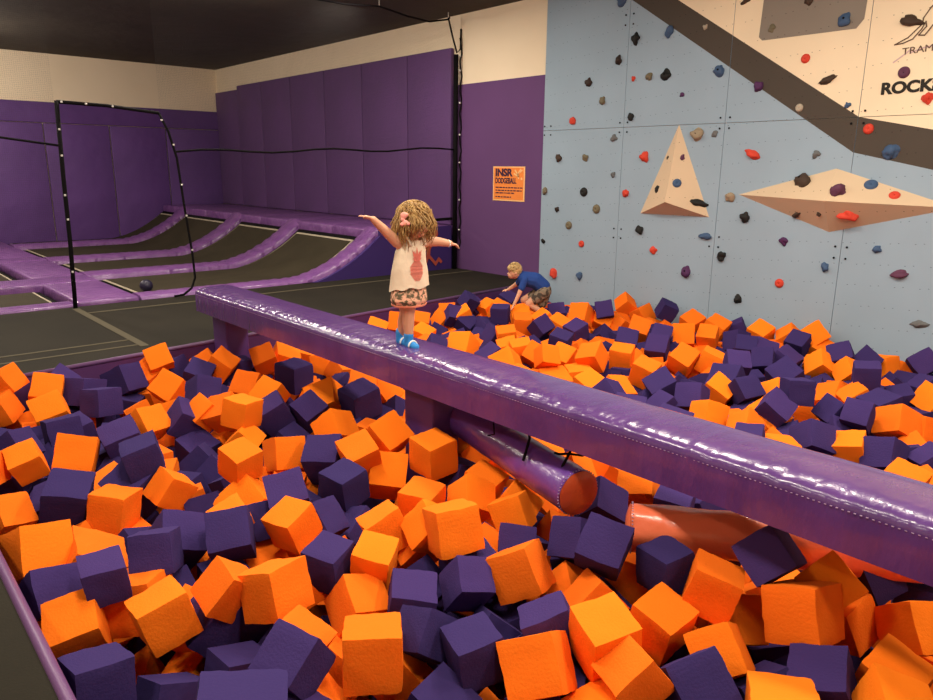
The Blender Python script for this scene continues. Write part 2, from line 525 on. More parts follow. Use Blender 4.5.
# lettering and logo painted on the cream corner
pw = Matrix.Translation((-XW, -3.3, 1.0))
text_mesh('ROCKS', 0.135, M['letter'], 'lettering', climb, pw @ wall_mw(2.765, 2.195, XW - 0.025, 0.02), bold=0.006, squash=1.10)
text_mesh('TRAMPOLINE', 0.082, M['letter_brown'], 'lettering', climb, pw @ wall_mw(2.632, 2.515, XW - 0.025, 0.05), squash=1.15)
def stroke(pts, wd, m, name):
    bm = bmesh.new()
    for k_, (a, b) in enumerate(zip(pts, pts[1:])):
        XS = XW - 0.0255 - 0.0003 * k_
        d = Vector((b[0] - a[0], b[1] - a[1])).normalized() * wd / 2
        n = Vector((-d.y, d.x))
        add_quad(bm, [(XS, a[0] + n.x - d.x, a[1] + n.y - d.y), (XS, b[0] + n.x + d.x, b[1] + n.y + d.y),
                      (XS, b[0] - n.x + d.x, b[1] - n.y + d.y), (XS, a[0] - n.x - d.x, a[1] - n.y - d.y)])
    o = obj(name, bm, m)
    o.parent = climb
    o.matrix_parent_inverse = pw
stroke([(2.455, 2.875), (2.50, 2.80), (2.50, 2.755), (2.60, 2.655), (2.70, 2.607), (2.635, 2.612), (2.56, 2.64), (2.50, 2.715), (2.475, 2.77), (2.465, 2.73),
        (2.49, 2.70), (2.515, 2.665), (2.47, 2.66), (2.44, 2.70), (2.40, 2.76), (2.36, 2.86), (2.30, 3.02), (2.455, 2.875)], 0.010, M['letter_brown'], 'logo_outline')
stroke([(2.69, 2.46), (2.60, 2.525), (2.56, 2.56)], 0.012, M['swoosh'], 'logo_swoosh')
stroke([(2.56, 2.53), (2.46, 2.56), (2.36, 2.57)], 0.012, M['swoosh'], 'logo_swoosh')

# wooden volumes
def volume(name, tris, lab):
    bm = bmesh.new()
    vv = {}
    def v(p):
        k = tuple(round(c, 4) for c in p)
        if k not in vv: vv[k] = bm.verts.new(p)
        return vv[k]
    for t in tris:
        bm.faces.new([v(p) for p in t])
    tag(recentre(obj(name, bm, M['p_wood'])), lab, 'climbing volume')
XV = XW - 0.022
A1, B1, C1, D1 = (XV, 4.838, 2.01), (XV, 5.281, 1.009), (XV, 4.369, 1.012), (7.2, 4.80, 1.165)
volume('pyramid_volume', [(A1, D1, B1), (A1, C1, D1), (B1, D1, C1), (A1, B1, C1)], 'tall triangular plywood volume bolted on the blue climbing wall')
A2, B2, C2, E2, D2 = (XV, 4.042, 1.267), (XV, 3.067, 1.541), (XV, 2.013, 1.215), (XV, 3.062, 0.938), (7.15, 3.03, 1.243)
volume('diamond_volume', [(A2, D2, B2), (B2, D2, C2), (A2, E2, D2), (D2, E2, C2), (A2, B2, C2, E2)], 'long diamond shaped plywood volume on the climbing wall, right side')

# climbing holds
HOLDS = [('blue', 'b', 0.06, [7.45, 5.724, 3.419], [-1.0, 0.0, 0.0], 'rounded blue climbing hold on the blue wall, second from left of these'),
('black', 'b', 0.06, [7.45, 5.499, 2.981], [-1.0, 0.0, 0.0], 'rounded black climbing hold on the blue wall, second from left of these'),
('dark', 'b', 0.055, [7.45, 5.725, 2.767], [-1.0, 0.0, 0.0], 'rounded dark brown climbing hold on the blue wall, rightmost of these'),
('dark', 'b', 0.05, [7.45, 6.17, 2.553], [-1.0, 0.0, 0.0], 'rounded dark brown climbing hold on the blue wall, leftmost of these'),
('olive', 'b', 0.049, [7.45, 5.942, 2.326], [-1.0, 0.0, 0.0], 'rounded olive grey climbing hold on the blue wall, third from left of these'),
('red', 'b', 0.051, [7.45, 6.396, 2.106], [-1.0, 0.0, 0.0], 'rounded red climbing hold on the blue wall, second from left of these'),
('black', 'b', 0.048, [7.45, 5.503, 2.12], [-1.0, 0.0, 0.0], 'rounded black climbing hold on the blue wall, leftmost of these'),
('red', 's', 0.034, [7.45, 5.496, 2.548], [-1.0, 0.0, 0.0], 'small red climbing hold on the blue wall, leftmost of these'),
('olive', 'b', 0.046, [7.45, 5.28, 2.552], [-1.0, 0.0, 0.0], 'rounded olive grey climbing hold on the blue wall, rightmost of these'),
('black', 'j', 0.058, [7.45, 5.054, 2.558], [-1.0, 0.0, 0.0], 'chunky black climbing hold on the blue wall'),
('blue', 'b', 0.057, [7.45, 5.053, 2.994], [-1.0, 0.0, 0.0], 'rounded blue climbing hold on the blue wall, third from left of these'),
('grey', 'b', 0.042, [7.45, 5.725, 1.887], [-1.0, 0.0, 0.0], 'rounded grey climbing hold on the blue wall, leftmost of these'),
('brown', 'b', 0.053, [7.45, 6.611, 1.664], [-1.0, 0.0, 0.0], 'rounded brown climbing hold on the blue wall'),
('olive', 'b', 0.044, [7.45, 6.163, 1.661], [-1.0, 0.0, 0.0], 'rounded olive grey climbing hold on the blue wall, second from left of these'),
('red', 'j', 0.061, [7.45, 5.279, 1.668], [-1.0, 0.0, 0.0], 'chunky red climbing hold on the blue wall'),
('grey', 'b', 0.035, [7.45, 5.713, 1.45], [-1.0, 0.0, 0.0], 'rounded grey climbing hold on the blue wall, second from left of these'),
('blue', 'j', 0.061, [7.45, 4.394, 2.547], [-1.0, 0.0, 0.0], 'chunky blue climbing hold on the blue wall'),
('purple', 's', 0.032, [7.45, 4.833, 2.332], [-1.0, 0.0, 0.0], 'small purple climbing hold on the blue wall'),
('beige', 's', 0.031, [7.45, 4.607, 2.997], [-1.0, 0.0, 0.0], 'small beige climbing hold on the dark band'),
('purple', 'b', 0.053, [7.45, 3.944, 2.349], [-1.0, 0.0, 0.0], 'rounded purple climbing hold on the dark band'),
('beige', 'r', 0.04, [7.45, 3.496, 2.117], [-1.0, 0.0, 0.0], 'pocketed round beige climbing hold on the dark band'),
('red', 'r', 0.045, [7.45, 3.489, 2.57], [-1.0, 0.0, 0.0], 'pocketed round red climbing hold on the cream wall'),
('brown', 'w', 0.06, [7.45, 3.262, 2.354], [-1.0, 0.0, 0.0], 'wide brown climbing hold on the cream wall, second from left of these'),
('blue', 's', 0.032, [7.45, 3.042, 2.117], [-1.0, 0.0, 0.0], 'small blue climbing hold on the cream wall'),
('olive', 'b', 0.04, [7.45, 3.859, 2.888], [-1.0, 0.0, 0.0], 'rounded olive grey climbing hold on the grey panel'),
('blue', 'j', 0.059, [7.45, 3.158, 2.884], [-1.0, 0.0, 0.0], 'chunky blue climbing hold on the grey panel'),
('brown', 'b', 0.044, [7.45, 3.522, 3.095], [-1.0, 0.0, 0.0], 'rounded brown climbing hold on the grey panel'),
('brown', 'w', 0.047, [7.45, 4.16, 3.195], [-1.0, 0.0, 0.0], 'wide brown climbing hold on the cream wall, leftmost of these'),
('brown', 'w', 0.075, [7.45, 2.585, 2.794], [-1.0, 0.0, 0.0], 'wide brown climbing hold on the cream wall, rightmost of these'),
('plum', 'r', 0.051, [7.45, 2.593, 2.368], [-1.0, 0.0, 0.0], 'pocketed round plum climbing hold on the cream wall'),
('red', 'b', 0.05, [7.45, 2.37, 2.141], [-1.0, 0.0, 0.0], 'rounded red climbing hold on the cream wall'),
('red', 'r', 0.048, [7.45, 2.826, 1.897], [-1.0, 0.0, 0.0], 'pocketed round red climbing hold on the dark band'),
('blue', 'j', 0.068, [7.45, 2.603, 1.696], [-1.0, 0.0, 0.0], 'chunky blue climbing hold on the dark band'),
('red', 'w', 0.072, [7.45, 3.937, 1.694], [-1.0, 0.0, 0.0], 'wide red climbing hold on the blue wall'),
('grey', 'b', 0.039, [7.45, 3.274, 1.678], [-1.0, 0.0, 0.0], 'rounded grey climbing hold on the blue wall, rightmost of these'),
('tan', 'j', 0.07, [7.45, 4.596, 1.902], [-1.0, 0.0, 0.0], 'chunky tan climbing hold on the blue wall'),
('grey', 's', 0.037, [7.45, 4.389, 1.896], [-1.0, 0.0, 0.0], 'small grey climbing hold on the blue wall'),
('brown', 's', 0.033, [7.409, 4.932, 1.647], [-0.83, 0.51, 0.22], 'small brown climbing hold on the pyramid volume'),
('plum', 's', 0.039, [7.399, 4.742, 1.648], [-0.79, -0.55, 0.26], 'small plum climbing hold on the pyramid volume'),
('blue', 'r', 0.052, [7.313, 4.734, 1.371], [-0.79, -0.55, 0.26], 'pocketed round blue climbing hold on the pyramid volume'),
('black', 'b', 0.046, [7.363, 5.006, 1.306], [-0.83, 0.51, 0.22], 'rounded black climbing hold on the pyramid volume'),
('black', 'w', 0.077, [7.402, 4.508, 1.163], [-0.79, -0.55, 0.26], 'wide black climbing hold on the pyramid volume'),
('tan', 'b', 0.056, [7.45, 4.145, 1.238], [-1.0, 0.0, 0.0], 'rounded tan climbing hold on the blue wall'),
('brown', 'j', 0.086, [7.412, 3.376, 1.415], [-0.7, 0.19, 0.68], 'chunky brown climbing hold on the diamond volume'),
('plum', 'j', 0.076, [7.273, 2.961, 1.34], [-0.67, -0.22, 0.71], 'chunky plum climbing hold on the diamond volume'),
('blue', 'r', 0.064, [7.402, 2.727, 1.39], [-0.67, -0.22, 0.71], 'pocketed round blue climbing hold on the diamond volume'),
('red', 'r', 0.052, [7.381, 2.507, 1.302], [-0.67, -0.22, 0.71], 'pocketed round red climbing hold on the diamond volume'),
('brown', 'w', 0.052, [7.391, 3.382, 1.107], [-0.71, 0.23, -0.67], 'wide brown climbing hold on the diamond volume'),
('brown', 's', 0.033, [7.299, 3.121, 1.116], [-0.71, 0.23, -0.67], 'small brown climbing hold on the diamond volume'),
('red', 'w', 0.081, [7.321, 2.845, 1.123], [-0.69, -0.18, -0.7], 'wide red climbing hold on the diamond volume'),
('black', 'b', 0.055, [7.45, 3.942, 1.036], [-1.0, 0.0, 0.0], 'rounded black climbing hold on the blue wall, fifth from left of these'),
('olive', 'b', 0.046, [7.45, 6.827, 1.228], [-1.0, 0.0, 0.0], 'rounded olive grey climbing hold on the blue wall, leftmost of these'),
('black', 'r', 0.059, [7.45, 6.162, 1.234], [-1.0, 0.0, 0.0], 'pocketed round black climbing hold on the blue wall'),
('red', 'b', 0.049, [7.45, 5.504, 1.235], [-1.0, 0.0, 0.0], 'rounded red climbing hold on the blue wall, rightmost of these'),
('olive', 'r', 0.058, [7.45, 5.945, 1.03], [-1.0, 0.0, 0.0], 'pocketed round olive grey climbing hold on the blue wall, rightmost of these'),
('dark', 's', 0.038, [7.45, 6.605, 0.992], [-1.0, 0.0, 0.0], 'small dark brown climbing hold on the blue wall'),
('olive', 'r', 0.053, [7.45, 6.389, 0.8], [-1.0, 0.0, 0.0], 'pocketed round olive grey climbing hold on the blue wall, leftmost of these'),
('black', 's', 0.039, [7.45, 6.834, 0.559], [-1.0, 0.0, 0.0], 'small black climbing hold on the blue wall'),
('red', 'r', 0.045, [7.45, 6.162, 0.575], [-1.0, 0.0, 0.0], 'pocketed round red climbing hold on the blue wall, leftmost of these'),
('black', 'b', 0.055, [7.45, 5.278, 0.811], [-1.0, 0.0, 0.0], 'rounded black climbing hold on the blue wall, third from left of these'),
('red', 's', 0.048, [7.45, 5.051, 0.593], [-1.0, 0.0, 0.0], 'small red climbing hold on the blue wall, rightmost of these'),
('purple', 'j', 0.06, [7.45, 4.595, 0.395], [-1.0, 0.0, 0.0], 'chunky purple climbing hold on the blue wall'),
('red', 'b', 0.063, [7.45, 6.615, 0.144], [-1.0, 0.0, 0.0], 'rounded red climbing hold on the blue wall, leftmost of these'),
('blue', 'b', 0.053, [7.45, 6.171, 0.15], [-1.0, 0.0, 0.0], 'rounded blue climbing hold on the blue wall, leftmost of these'),
('blue', 'w', 0.058, [7.45, 4.394, 0.803], [-1.0, 0.0, 0.0], 'wide blue climbing hold on the blue wall'),
('black', 'b', 0.051, [7.45, 4.17, 0.603], [-1.0, 0.0, 0.0], 'rounded black climbing hold on the blue wall, fourth from left of these'),
('black', 'b', 0.05, [7.45, 3.938, 0.155], [-1.0, 0.0, 0.0], 'rounded black climbing hold on the blue wall, rightmost of these'),
('purple', 'b', 0.047, [7.45, 3.499, 0.818], [-1.0, 0.0, 0.0], 'rounded purple climbing hold on the blue wall'),
('red', 'r', 0.048, [7.45, 3.498, 0.381], [-1.0, 0.0, 0.0], 'pocketed round red climbing hold on the blue wall, rightmost of these'),
('blue', 'b', 0.046, [7.45, 3.053, 0.599], [-1.0, 0.0, 0.0], 'rounded blue climbing hold on the blue wall, fourth from left of these'),
('blue', 'b', 0.043, [7.45, 2.608, 0.814], [-1.0, 0.0, 0.0], 'rounded blue climbing hold on the blue wall, rightmost of these'),
('plum', 'w', 0.064, [7.45, 2.378, 0.602], [-1.0, 0.0, 0.0], 'wide plum climbing hold on the blue wall'),
('grey', 'w', 0.053, [7.45, 2.161, 0.167], [-1.0, 0.0, 0.0], 'wide grey climbing hold on the blue wall')]
def hold_mesh(kind, seed):
    rnd = random.Random(seed)
    bm = bmesh.new()
    if kind == 'r':
        bmesh.ops.create_icosphere(bm, subdivisions=3, radius=1)
        for v in bm.verts:
            q = v.co.copy()
            rr = math.hypot(q.x, q.y)
            z = max(q.z, 0) * 0.7
            if rr < 0.42: z -= 0.45 * (1 - rr / 0.42)
            v.co = Vector((q.x, q.y, z))
    else:
        bmesh.ops.create_icosphere(bm, subdivisions=3, radius=1)
        sx, sy, sz = {'b': (0.9, 1, 0.85), 's': (0.9, 0.9, 0.7), 'w': (1.35, 0.65, 0.75), 'j': (1.0, 1.1, 0.85)}[kind]
        off = Vector((rnd.random() * 20, rnd.random() * 20, rnd.random() * 20))
        for v in bm.verts:
            n = v.co.normalized()
            k = 1 + 0.55 * noise.noise(n * 1.1 + off) + 0.12 * noise.noise(n * 3 + off)
            if kind in 'jw':                                  # an incut lip on the upper side
                if n.y > 0.1: k *= 1 - 0.35 * max(0, 0.8 - abs(n.z - 0.5))
            v.co = Vector((n.x * sx * k, n.y * sy * k, max(n.z, -0.02) * sz * k))
    return bm
for i, (col, kind, rad, p, n, lab) in enumerate(HOLDS):
    nv = Vector(n).normalized()
    up = Vector((0, 0, 1))
    xa = up.cross(nv).normalized()
    ya = nv.cross(xa)
    a = random.uniform(-0.5, 0.5)
    rot = Matrix((xa, ya, nv)).transposed().to_4x4() @ Matrix.Rotation(a, 4, 'Z')
    pos = Vector(p) + nv * (0.020 if abs(p[0] - XW) < 0.01 else -0.002)
    bm = hold_mesh(kind, i)
    bmesh.ops.scale(bm, vec=(rad,) * 3, verts=bm.verts)
    o = obj('climbing_hold', bm, M['hold_' + col], smooth=True)
    o.matrix_world = Matrix.Translation(pos) @ rot
    tag(o, lab, 'climbing hold', 'climbing holds on the wall')
    bb = bmesh.new()
    bmesh.ops.create_cone(bb, cap_ends=True, segments=10, radius1=max(rad * 0.17, 0.006), radius2=max(rad * 0.17, 0.006), depth=rad * 0.1,
                          matrix=Matrix.Translation((0, 0, rad * (0.27 if kind == 'r' else 0.8))))
    if rad > 0.03 and kind in 'rj':
        obj('bolt_hole', bb, M['black'], o)
    else:
        bb.free()

# poster on the purple wall
ps = empty('rules_poster', (XW - 0.01, 7.55, 1.07))
tag(ps, 'orange dodgeball rules poster on the purple wall beside climbing wall', 'poster')
def on(o, parent):
    o.parent = parent
    o.matrix_parent_inverse = Matrix.Translation(-parent.location)
    return o
bm = bmesh.new(); add_box(bm, (XW - 0.014, 7.225, 1.07), (XW - 0.009, 7.86, 1.545))
on(obj('border', bm, M['poster_light']), ps)
bm = bmesh.new(); add_box(bm, (XW - 0.017, 7.25, 1.09), (XW - 0.0135, 7.84, 1.53))
on(obj('sheet', bm, M['poster']), ps)
pm = Matrix.Translation(-ps.location)
text_mesh('INSR', 0.14, M['ink'], 'lettering', ps, pm @ wall_mw(7.81, 1.415, XW - 0.0185), bold=0.006, squash=1.15)
text_mesh('DODGEBALL', 0.105, M['ink'], 'lettering', ps, pm @ wall_mw(7.81, 1.315, XW - 0.0185), bold=0.003, squash=0.70)
for k, (z, l) in enumerate(((1.255, 0.50), (1.215, 0.50), (1.18, 0.36), (1.125, 0.32))):
    bm = bmesh.new()
    y = 7.80
    rnd = random.Random(k)
    while y > 7.80 - l:
        wd = rnd.uniform(0.02, 0.07)
        add_box(bm, (XW - 0.0195, y - wd, z - 0.008), (XW - 0.0172, y, z + 0.008))
        y -= wd + 0.015
    on(obj('text_line', bm, M['ink']), ps)
bm = bmesh.new()
for a, b in (((7.42, 1.50), (7.36, 1.44)), ((7.36, 1.44), (7.30, 1.51)), ((7.36, 1.45), (7.34, 1.38)), ((7.44, 1.45), (7.34, 1.41)), ((7.31, 1.47), (7.27, 1.50))):
    d = Vector((b[0] - a[0], b[1] - a[1])).normalized() * 0.011
    add_quad(bm, [(XW - 0.0185, a[0] - d.y, a[1] + d.x), (XW - 0.0185, b[0] - d.y, b[1] + d.x), (XW - 0.0185, b[0] + d.y, b[1] - d.x), (XW - 0.0185, a[0] + d.y, a[1] - d.x)])
bmesh.ops.create_circle(bm, cap_ends=True, segments=12, radius=0.018, matrix=Matrix.Translation((XW - 0.0185, 7.285, 1.38)) @ Matrix.Rotation(R(90), 4, 'Y'))
on(obj('player_figure', bm, M['poster_light']), ps)

# ------------------------------------------------------------------ trampoline court
def curve_z(x, x0=4.75, x1=6.0, h=0.60):
    if x <= x0: return 0.0
    t = (x - x0) / (x1 - x0)
    return h * (0.25 * t + 0.75 * t * t)
strips = [(8.72, 9.08), (10.95, 11.38), (13.10, 13.55), (15.75, 16.20)]
xs = [2.7 + (6.0 - 2.7) * k / 40 for k in range(41)]
court = 'curved trampolines rising to the long wall'
def strip_pad(y0, y1, lab, x_from=2.7):
    bm = bmesh.new()
    prof = [(y0, -0.10), (y0, 0.015), (y0 + 0.05, 0.045), ((y0 + y1) / 2, 0.055), (y1 - 0.05, 0.045), (y1, 0.015), (y1, -0.10)]
    rings = []
    rnd = random.Random(int(y0 * 10))
    XX = [x_from + (6.02 - x_from) * k / 90 for k in range(91)]
    for x in XX:
        wr_ = 0.010 * noise.noise(Vector((x * 9, y0, 0))) + 0.007 * math.sin(x * 42 + rnd.random())
        z = curve_z(x)
        hh = min(1, max(0.3, (x - 4.0)))
        rings.append([bm.verts.new((x - (0.25 * zz if x > 4.75 else 0), y, z + zz + (wr_ * hh if zz > 0.03 else 0))) for y, zz in prof])
    for a, b in zip(rings, rings[1:]):
        for k in range(len(prof) - 1):
            bm.faces.new((a[k], a[k + 1], b[k + 1], b[k]))
    bm.faces.new(rings[0]); bm.faces.new(rings[-1])
    o = recentre(obj('frame_pad', bm, M['court_vinyl'], smooth=True, angle=60))
    tag(o, lab, 'pad', 'curved purple pads between the trampolines')
labs = ['glossy purple frame pad curving up nearest the black deck', 'purple frame pad curving up, second from the deck',
        'purple frame pad curving up, third from the deck', 'purple frame pad curving up, farthest from the deck beside the back wall']
for (a, b), l in zip(strips, labs):
    strip_pad(a, b, l)
def bed(y0, y1, x0, x1, lab, curved=True, group=court):
    t = empty('trampoline', ((x0 + x1) / 2, (y0 + y1) / 2, -0.05))
    tag(t, lab, 'trampoline', group)
    def sheet(ya, yb, xa, xb, dz, m, name, th=0.006):
        bm = bmesh.new()
        XX = [xa + (xb - xa) * k / 30 for k in range(31)]
        rows = []
        for x in XX:
            z = (curve_z(x) if curved else 0) + dz
            rows.append([bm.verts.new((x, ya, z)), bm.verts.new((x, yb, z)), bm.verts.new((x, yb, z - th)), bm.verts.new((x, ya, z - th))])
        for a, b in zip(rows, rows[1:]):
            for k in range(4):
                bm.faces.new((a[k], a[(k + 1) % 4], b[(k + 1) % 4], b[k]))
        bm.faces.new(rows[0]); bm.faces.new(rows[-1])
        o = obj(name, bm, m, smooth=True, angle=40)
        on(o, t)
    sheet(y0 + 0.02, y1 - 0.02, x0 + 0.02, x1 - 0.02, -0.045, M['black'], 'spring_skirt')
    sheet(y0 + 0.09, y1 - 0.09, x0 + 0.09, x1 - 0.09, -0.030, M['bed_edge'], 'webbing')
    sheet(y0 + 0.125, y1 - 0.125, x0 + 0.125, x1 - 0.125, -0.022, M['bed'], 'mat')
bed(9.08, 10.95, 2.78, 5.98, 'curved black trampoline nearest the deck, with the ball on it')
bed(11.38, 13.10, 2.78, 5.98, 'curved black trampoline, second from the deck')
bed(13.55, 15.75, 2.78, 5.98, 'curved black trampoline, third from the deck')
bed(16.20, 17.17, 2.78, 5.98, 'narrow curved trampoline against the back wall')
# crossing pads and flat trampolines at the left
def flat_pad(lo, hi, lab):
    bm = bmesh.new()
    add_box(bm, lo, hi, bev=0.03)
    tag(recentre(obj('frame_pad', bm, M['court_vinyl'], smooth=True, angle=50)), lab, 'pad', 'flat purple pads of the trampoline court')
ZP = 0.045
flat_pad((2.03, 8.76, -0.1), (2.69, 10.35, ZP), 'flat purple pad by the net doorway, front piece of the aisle')
flat_pad((2.03, 10.95, -0.1), (2.69, 13.05, ZP), 'flat purple aisle pad, second piece from the net')
flat_pad((2.03, 13.60, -0.1), (2.69, 17.15, ZP), 'flat purple aisle pad, far piece by the back wall')
flat_pad((-4.0, 10.36, -0.1), (2.69, 10.94, ZP + 0.008), 'wide purple cross pad at far left, nearer of two')
flat_pad((-4.0, 13.06, -0.1), (2.69, 13.59, ZP + 0.008), 'wide purple cross pad at far left, farther of two')
flat_pad((-4.0, 8.73, -0.1), (2.02, 9.02, 0.03), 'narrow purple edge pad between deck and trampolines, left of doorway')
for a, b, l in ((9.03, 10.35, 'flat trampoline at the left edge, nearest the deck'), (10.95, 13.05, 'flat trampoline at the left edge, middle one'),
                (13.6, 17.1, 'flat trampoline at the left edge, farthest one')):
    bed(a, b, -0.6, 2.0, l, curved=False, group='flat trampolines at the left')
# raised platform along the long wall
pf = empty('padded_platform', (6.7, 12.9, -0.6))
tag(pf, 'raised purple padded ledge between curved trampolines and long wall pads', 'platform')
bm = bmesh.new()
for k in range(7):
    a = 8.70 + k * 1.212
    add_box(bm, (5.97, a + 0.004, 0.50), (XW - 0.005, a + 1.208, 0.655), bev=0.03)
on(obj('top_pad', bm, M['court_vinyl'], smooth=True, angle=50), pf)
bm = bmesh.new()
add_box(bm, (6.02, 8.75, -0.55), (XW - 0.01, 17.15, 0.49))
on(obj('base', bm, M['navy_pad']), pf)
# navy end panel under the curve, facing the deck, with its mural
ep = empty('end_panel', (6.2, 8.69, 0))
tag(ep, 'dark blue padded end panel with orange figure painting, behind the girl', 'panel')
bm = bmesh.new()
pts = [(4.75, 0.0)] + [(4.75 + 1.25 * k / 12, curve_z(4.75 + 1.25 * k / 12) - 0.03 if k else 0.0) for k in range(1, 13)] + [(6.0, 0.64), (7.33, 0.66), (7.33, 0.0)]
fr = [bm.verts.new((x, 8.66, z)) for x, z in pts]
bk = [bm.verts.new((x, 8.715, z)) for x, z in pts]
bm.faces.new(fr); bm.faces.new(bk[::-1])
for k in range(len(pts)):
    bm.faces.new((fr[k], bk[k], bk[(k + 1) % len(pts)], fr[(k + 1) % len(pts)]))
on(obj('pad', bm, M['navy_pad']), ep)
bm = bmesh.new()
MS = [0]
def mstroke(pts, wd):
    for a, b in zip(pts, pts[1:]):
        MS[0] += 1
        yy = 8.648 - 0.0012 * MS[0]
        d = Vector((b[0] - a[0], b[1] - a[1])).normalized() * wd / 2
        add_quad(bm, [(a[0] - d.y - d.x, yy, a[1] + d.x - d.y), (b[0] - d.y + d.x, yy, b[1] + d.x + d.y), (b[0] + d.y + d.x, yy, b[1] - d.x + d.y), (a[0] + d.y - d.x, yy, a[1] - d.x - d.y)])
bmesh.ops.create_circle(bm, cap_ends=True, segments=16, radius=0.075, matrix=Matrix.Translation((6.98, 8.648, 0.555)) @ Matrix.Rotation(R(90), 4, 'X'))
mstroke([(6.96, 0.47), (6.87, 0.33), (6.86, 0.22)], 0.075)
mstroke([(6.96, 0.44), (6.80, 0.40), (6.70, 0.50)], 0.04)
mstroke([(6.86, 0.24), (6.80, 0.10), (6.78, 0.02)], 0.05)
mstroke([(6.88, 0.22), (7.00, 0.10), (7.06, 0.17), (7.10, 0.13)], 0.045)
on(obj('mural_figure', bm, M['mural']), ep)
bm = bmesh.new()
add_tube(bm, [(6.55, 8.66, 0.75), (7.33, 8.66, 0.765)], 0.022, 10)
add_tube(bm, [(6.56, 8.66, 0.64), (6.56, 8.66, 0.75)], 0.018, 10)
on(obj('rail', bm, M['black']), ep)

# ball
bm = bmesh.new()
bmesh.ops.create_uvsphere(bm, u_segments=32, v_segments=20, radius=0.078)
b_ = obj('dodgeball', bm, M['ball'], smooth=True)
b_.location = (2.98, 9.40, 0.056)
tag(b_, 'dark round dodgeball resting on the trampoline behind the net doorway', 'ball')

# ------------------------------------------------------------------ nets
def strap(name, pts, rad, parent=None, m='black', n=8):
    bm = bmesh.new()
    add_tube(bm, pts, rad, n)
    return on(obj(name, bm, M[m], smooth=True), parent) if parent else obj(name, bm, M[m], smooth=True)
NY = 8.62
nd = empty('net_doorway', (2.0, NY, 0))
tag(nd, 'black arched doorway frame of straps and buckles in the net', 'net doorway')
strap('left_pole', [(1.975, NY, 0.0), (2.0, NY, 0.7), (2.01, NY, 1.4), (2.03, NY, 2.14)], 0.022, nd)
strap('top_strap', [(2.03, NY, 2.13), (2.5, NY, 2.12), (3.04, NY, 2.075)], 0.018, nd)
strap('right_strap', [(3.04, NY, 2.08), (3.13, NY, 1.88), (3.20, NY, 1.6), (3.245, NY, 1.0), (3.29, NY, 0.5), (3.30, NY, 0.22), (3.25, NY, 0.10), (3.15, NY, 0.03), (3.04, NY, 0.02)], 0.014, nd)
for x, z in ((2.07, 2.13), (2.30, 2.125), (2.56, 2.115), (2.02, 1.86), (2.015, 1.6), (2.0, 1.2), (2.0, 0.95), (1.985, 0.4), (3.06, 2.0), (3.17, 1.74), (3.225, 1.3), (3.25, 0.95), (3.285, 0.55)):
    bm = bmesh.new()
    add_box(bm, (x - 0.010, NY - 0.030, z - 0.010), (x + 0.010, NY - 0.014, z + 0.010), bev=0.004)
    on(obj('buckle', bm, M['metal']), nd)
nt_ = empty('safety_net', (5.2, NY, 0))
tag(nt_, 'fine black safety net with a sagging rope, right of the doorway', 'net')
bm = bmesh.new()
add_quad(bm, [(3.32, NY, 0.12), (7.33, NY, 0.75), (7.33, NY, 3.52), (3.05, NY, 3.52), (3.05, NY, 2.08), (3.2, NY, 1.6)])
on(obj('netting', bm, M['net']), nt_)
strap('rope', [(3.2, NY, 1.665)] + [(3.2 + 4.12 * t / 14, NY, 1.665 + 0.125 * t / 14 + 0.022 * math.sin(t * 1.15)) for t in range(1, 14)] + [(7.33, NY, 1.785)], 0.012, nt_)
strap('top_cable', [(4.6, NY, 3.60), (5.0, NY, 3.53), (5.5, NY, 3.535), (6.03, NY, 3.58), (6.5, NY, 3.52), (6.87, NY, 3.50), (7.2, NY, 3.57), (7.25, NY, 3.60)], 0.012, nt_)
strap('hanger', [(6.03, NY, 3.58), (6.03, NY, 3.67)], 0.006, nt_, 'metal')
strap('hanger', [(7.22, NY, 3.58), (7.22, NY, 3.67)], 0.006, nt_, 'metal')
nl = empty('safety_net', (-1.0, NY, 0))
tag(nl, 'fine black safety net with a straight rope, left of the doorway', 'net')
bm = bmesh.new()
add_quad(bm, [(-3.95, NY, 0.03), (1.97, NY, 0.03), (2.01, NY, 2.12), (2.01, NY, 3.45), (-3.95, NY, 3.45)])
on(obj('netting', bm, M['net']), nl)
strap('rope', [(-3.95, NY, 1.78), (1.2, NY, 1.80), (2.0, NY, 1.70)], 0.012, nl)
po = empty('net_post', (7.36, NY, 0))
tag(po, 'tall black padded post carrying the net against the wall', 'post')
strap('pole', [(7.36, NY, 0), (7.37, NY, 3.12)], 0.036, po, n=12)
strap('lacing', [(7.43, NY - 0.02, 0.3)] + [(7.42 + 0.02 * math.sin(k * 1.9), NY - 0.05, 0.3 + k * 0.105) for k in range(1, 30)], 0.011, po)
strap('strap', [(7.22, NY, 3.60), (7.29, NY - 0.01, 3.36), (7.37, NY - 0.02, 3.14), (7.43, NY - 0.03, 3.2), (7.435, NY - 0.03, 3.47)], 0.013, po)
for z in (0.6, 1.05, 1.6, 2.0, 2.45, 2.9, 3.1):
    bm = bmesh.new()
    bmesh.ops.create_uvsphere(bm, u_segments=10, v_segments=6, radius=0.016, matrix=Matrix.Translation((7.405, NY - 0.05, z)))
    on(obj('buckle', bm, M['metal'], smooth=True), po)

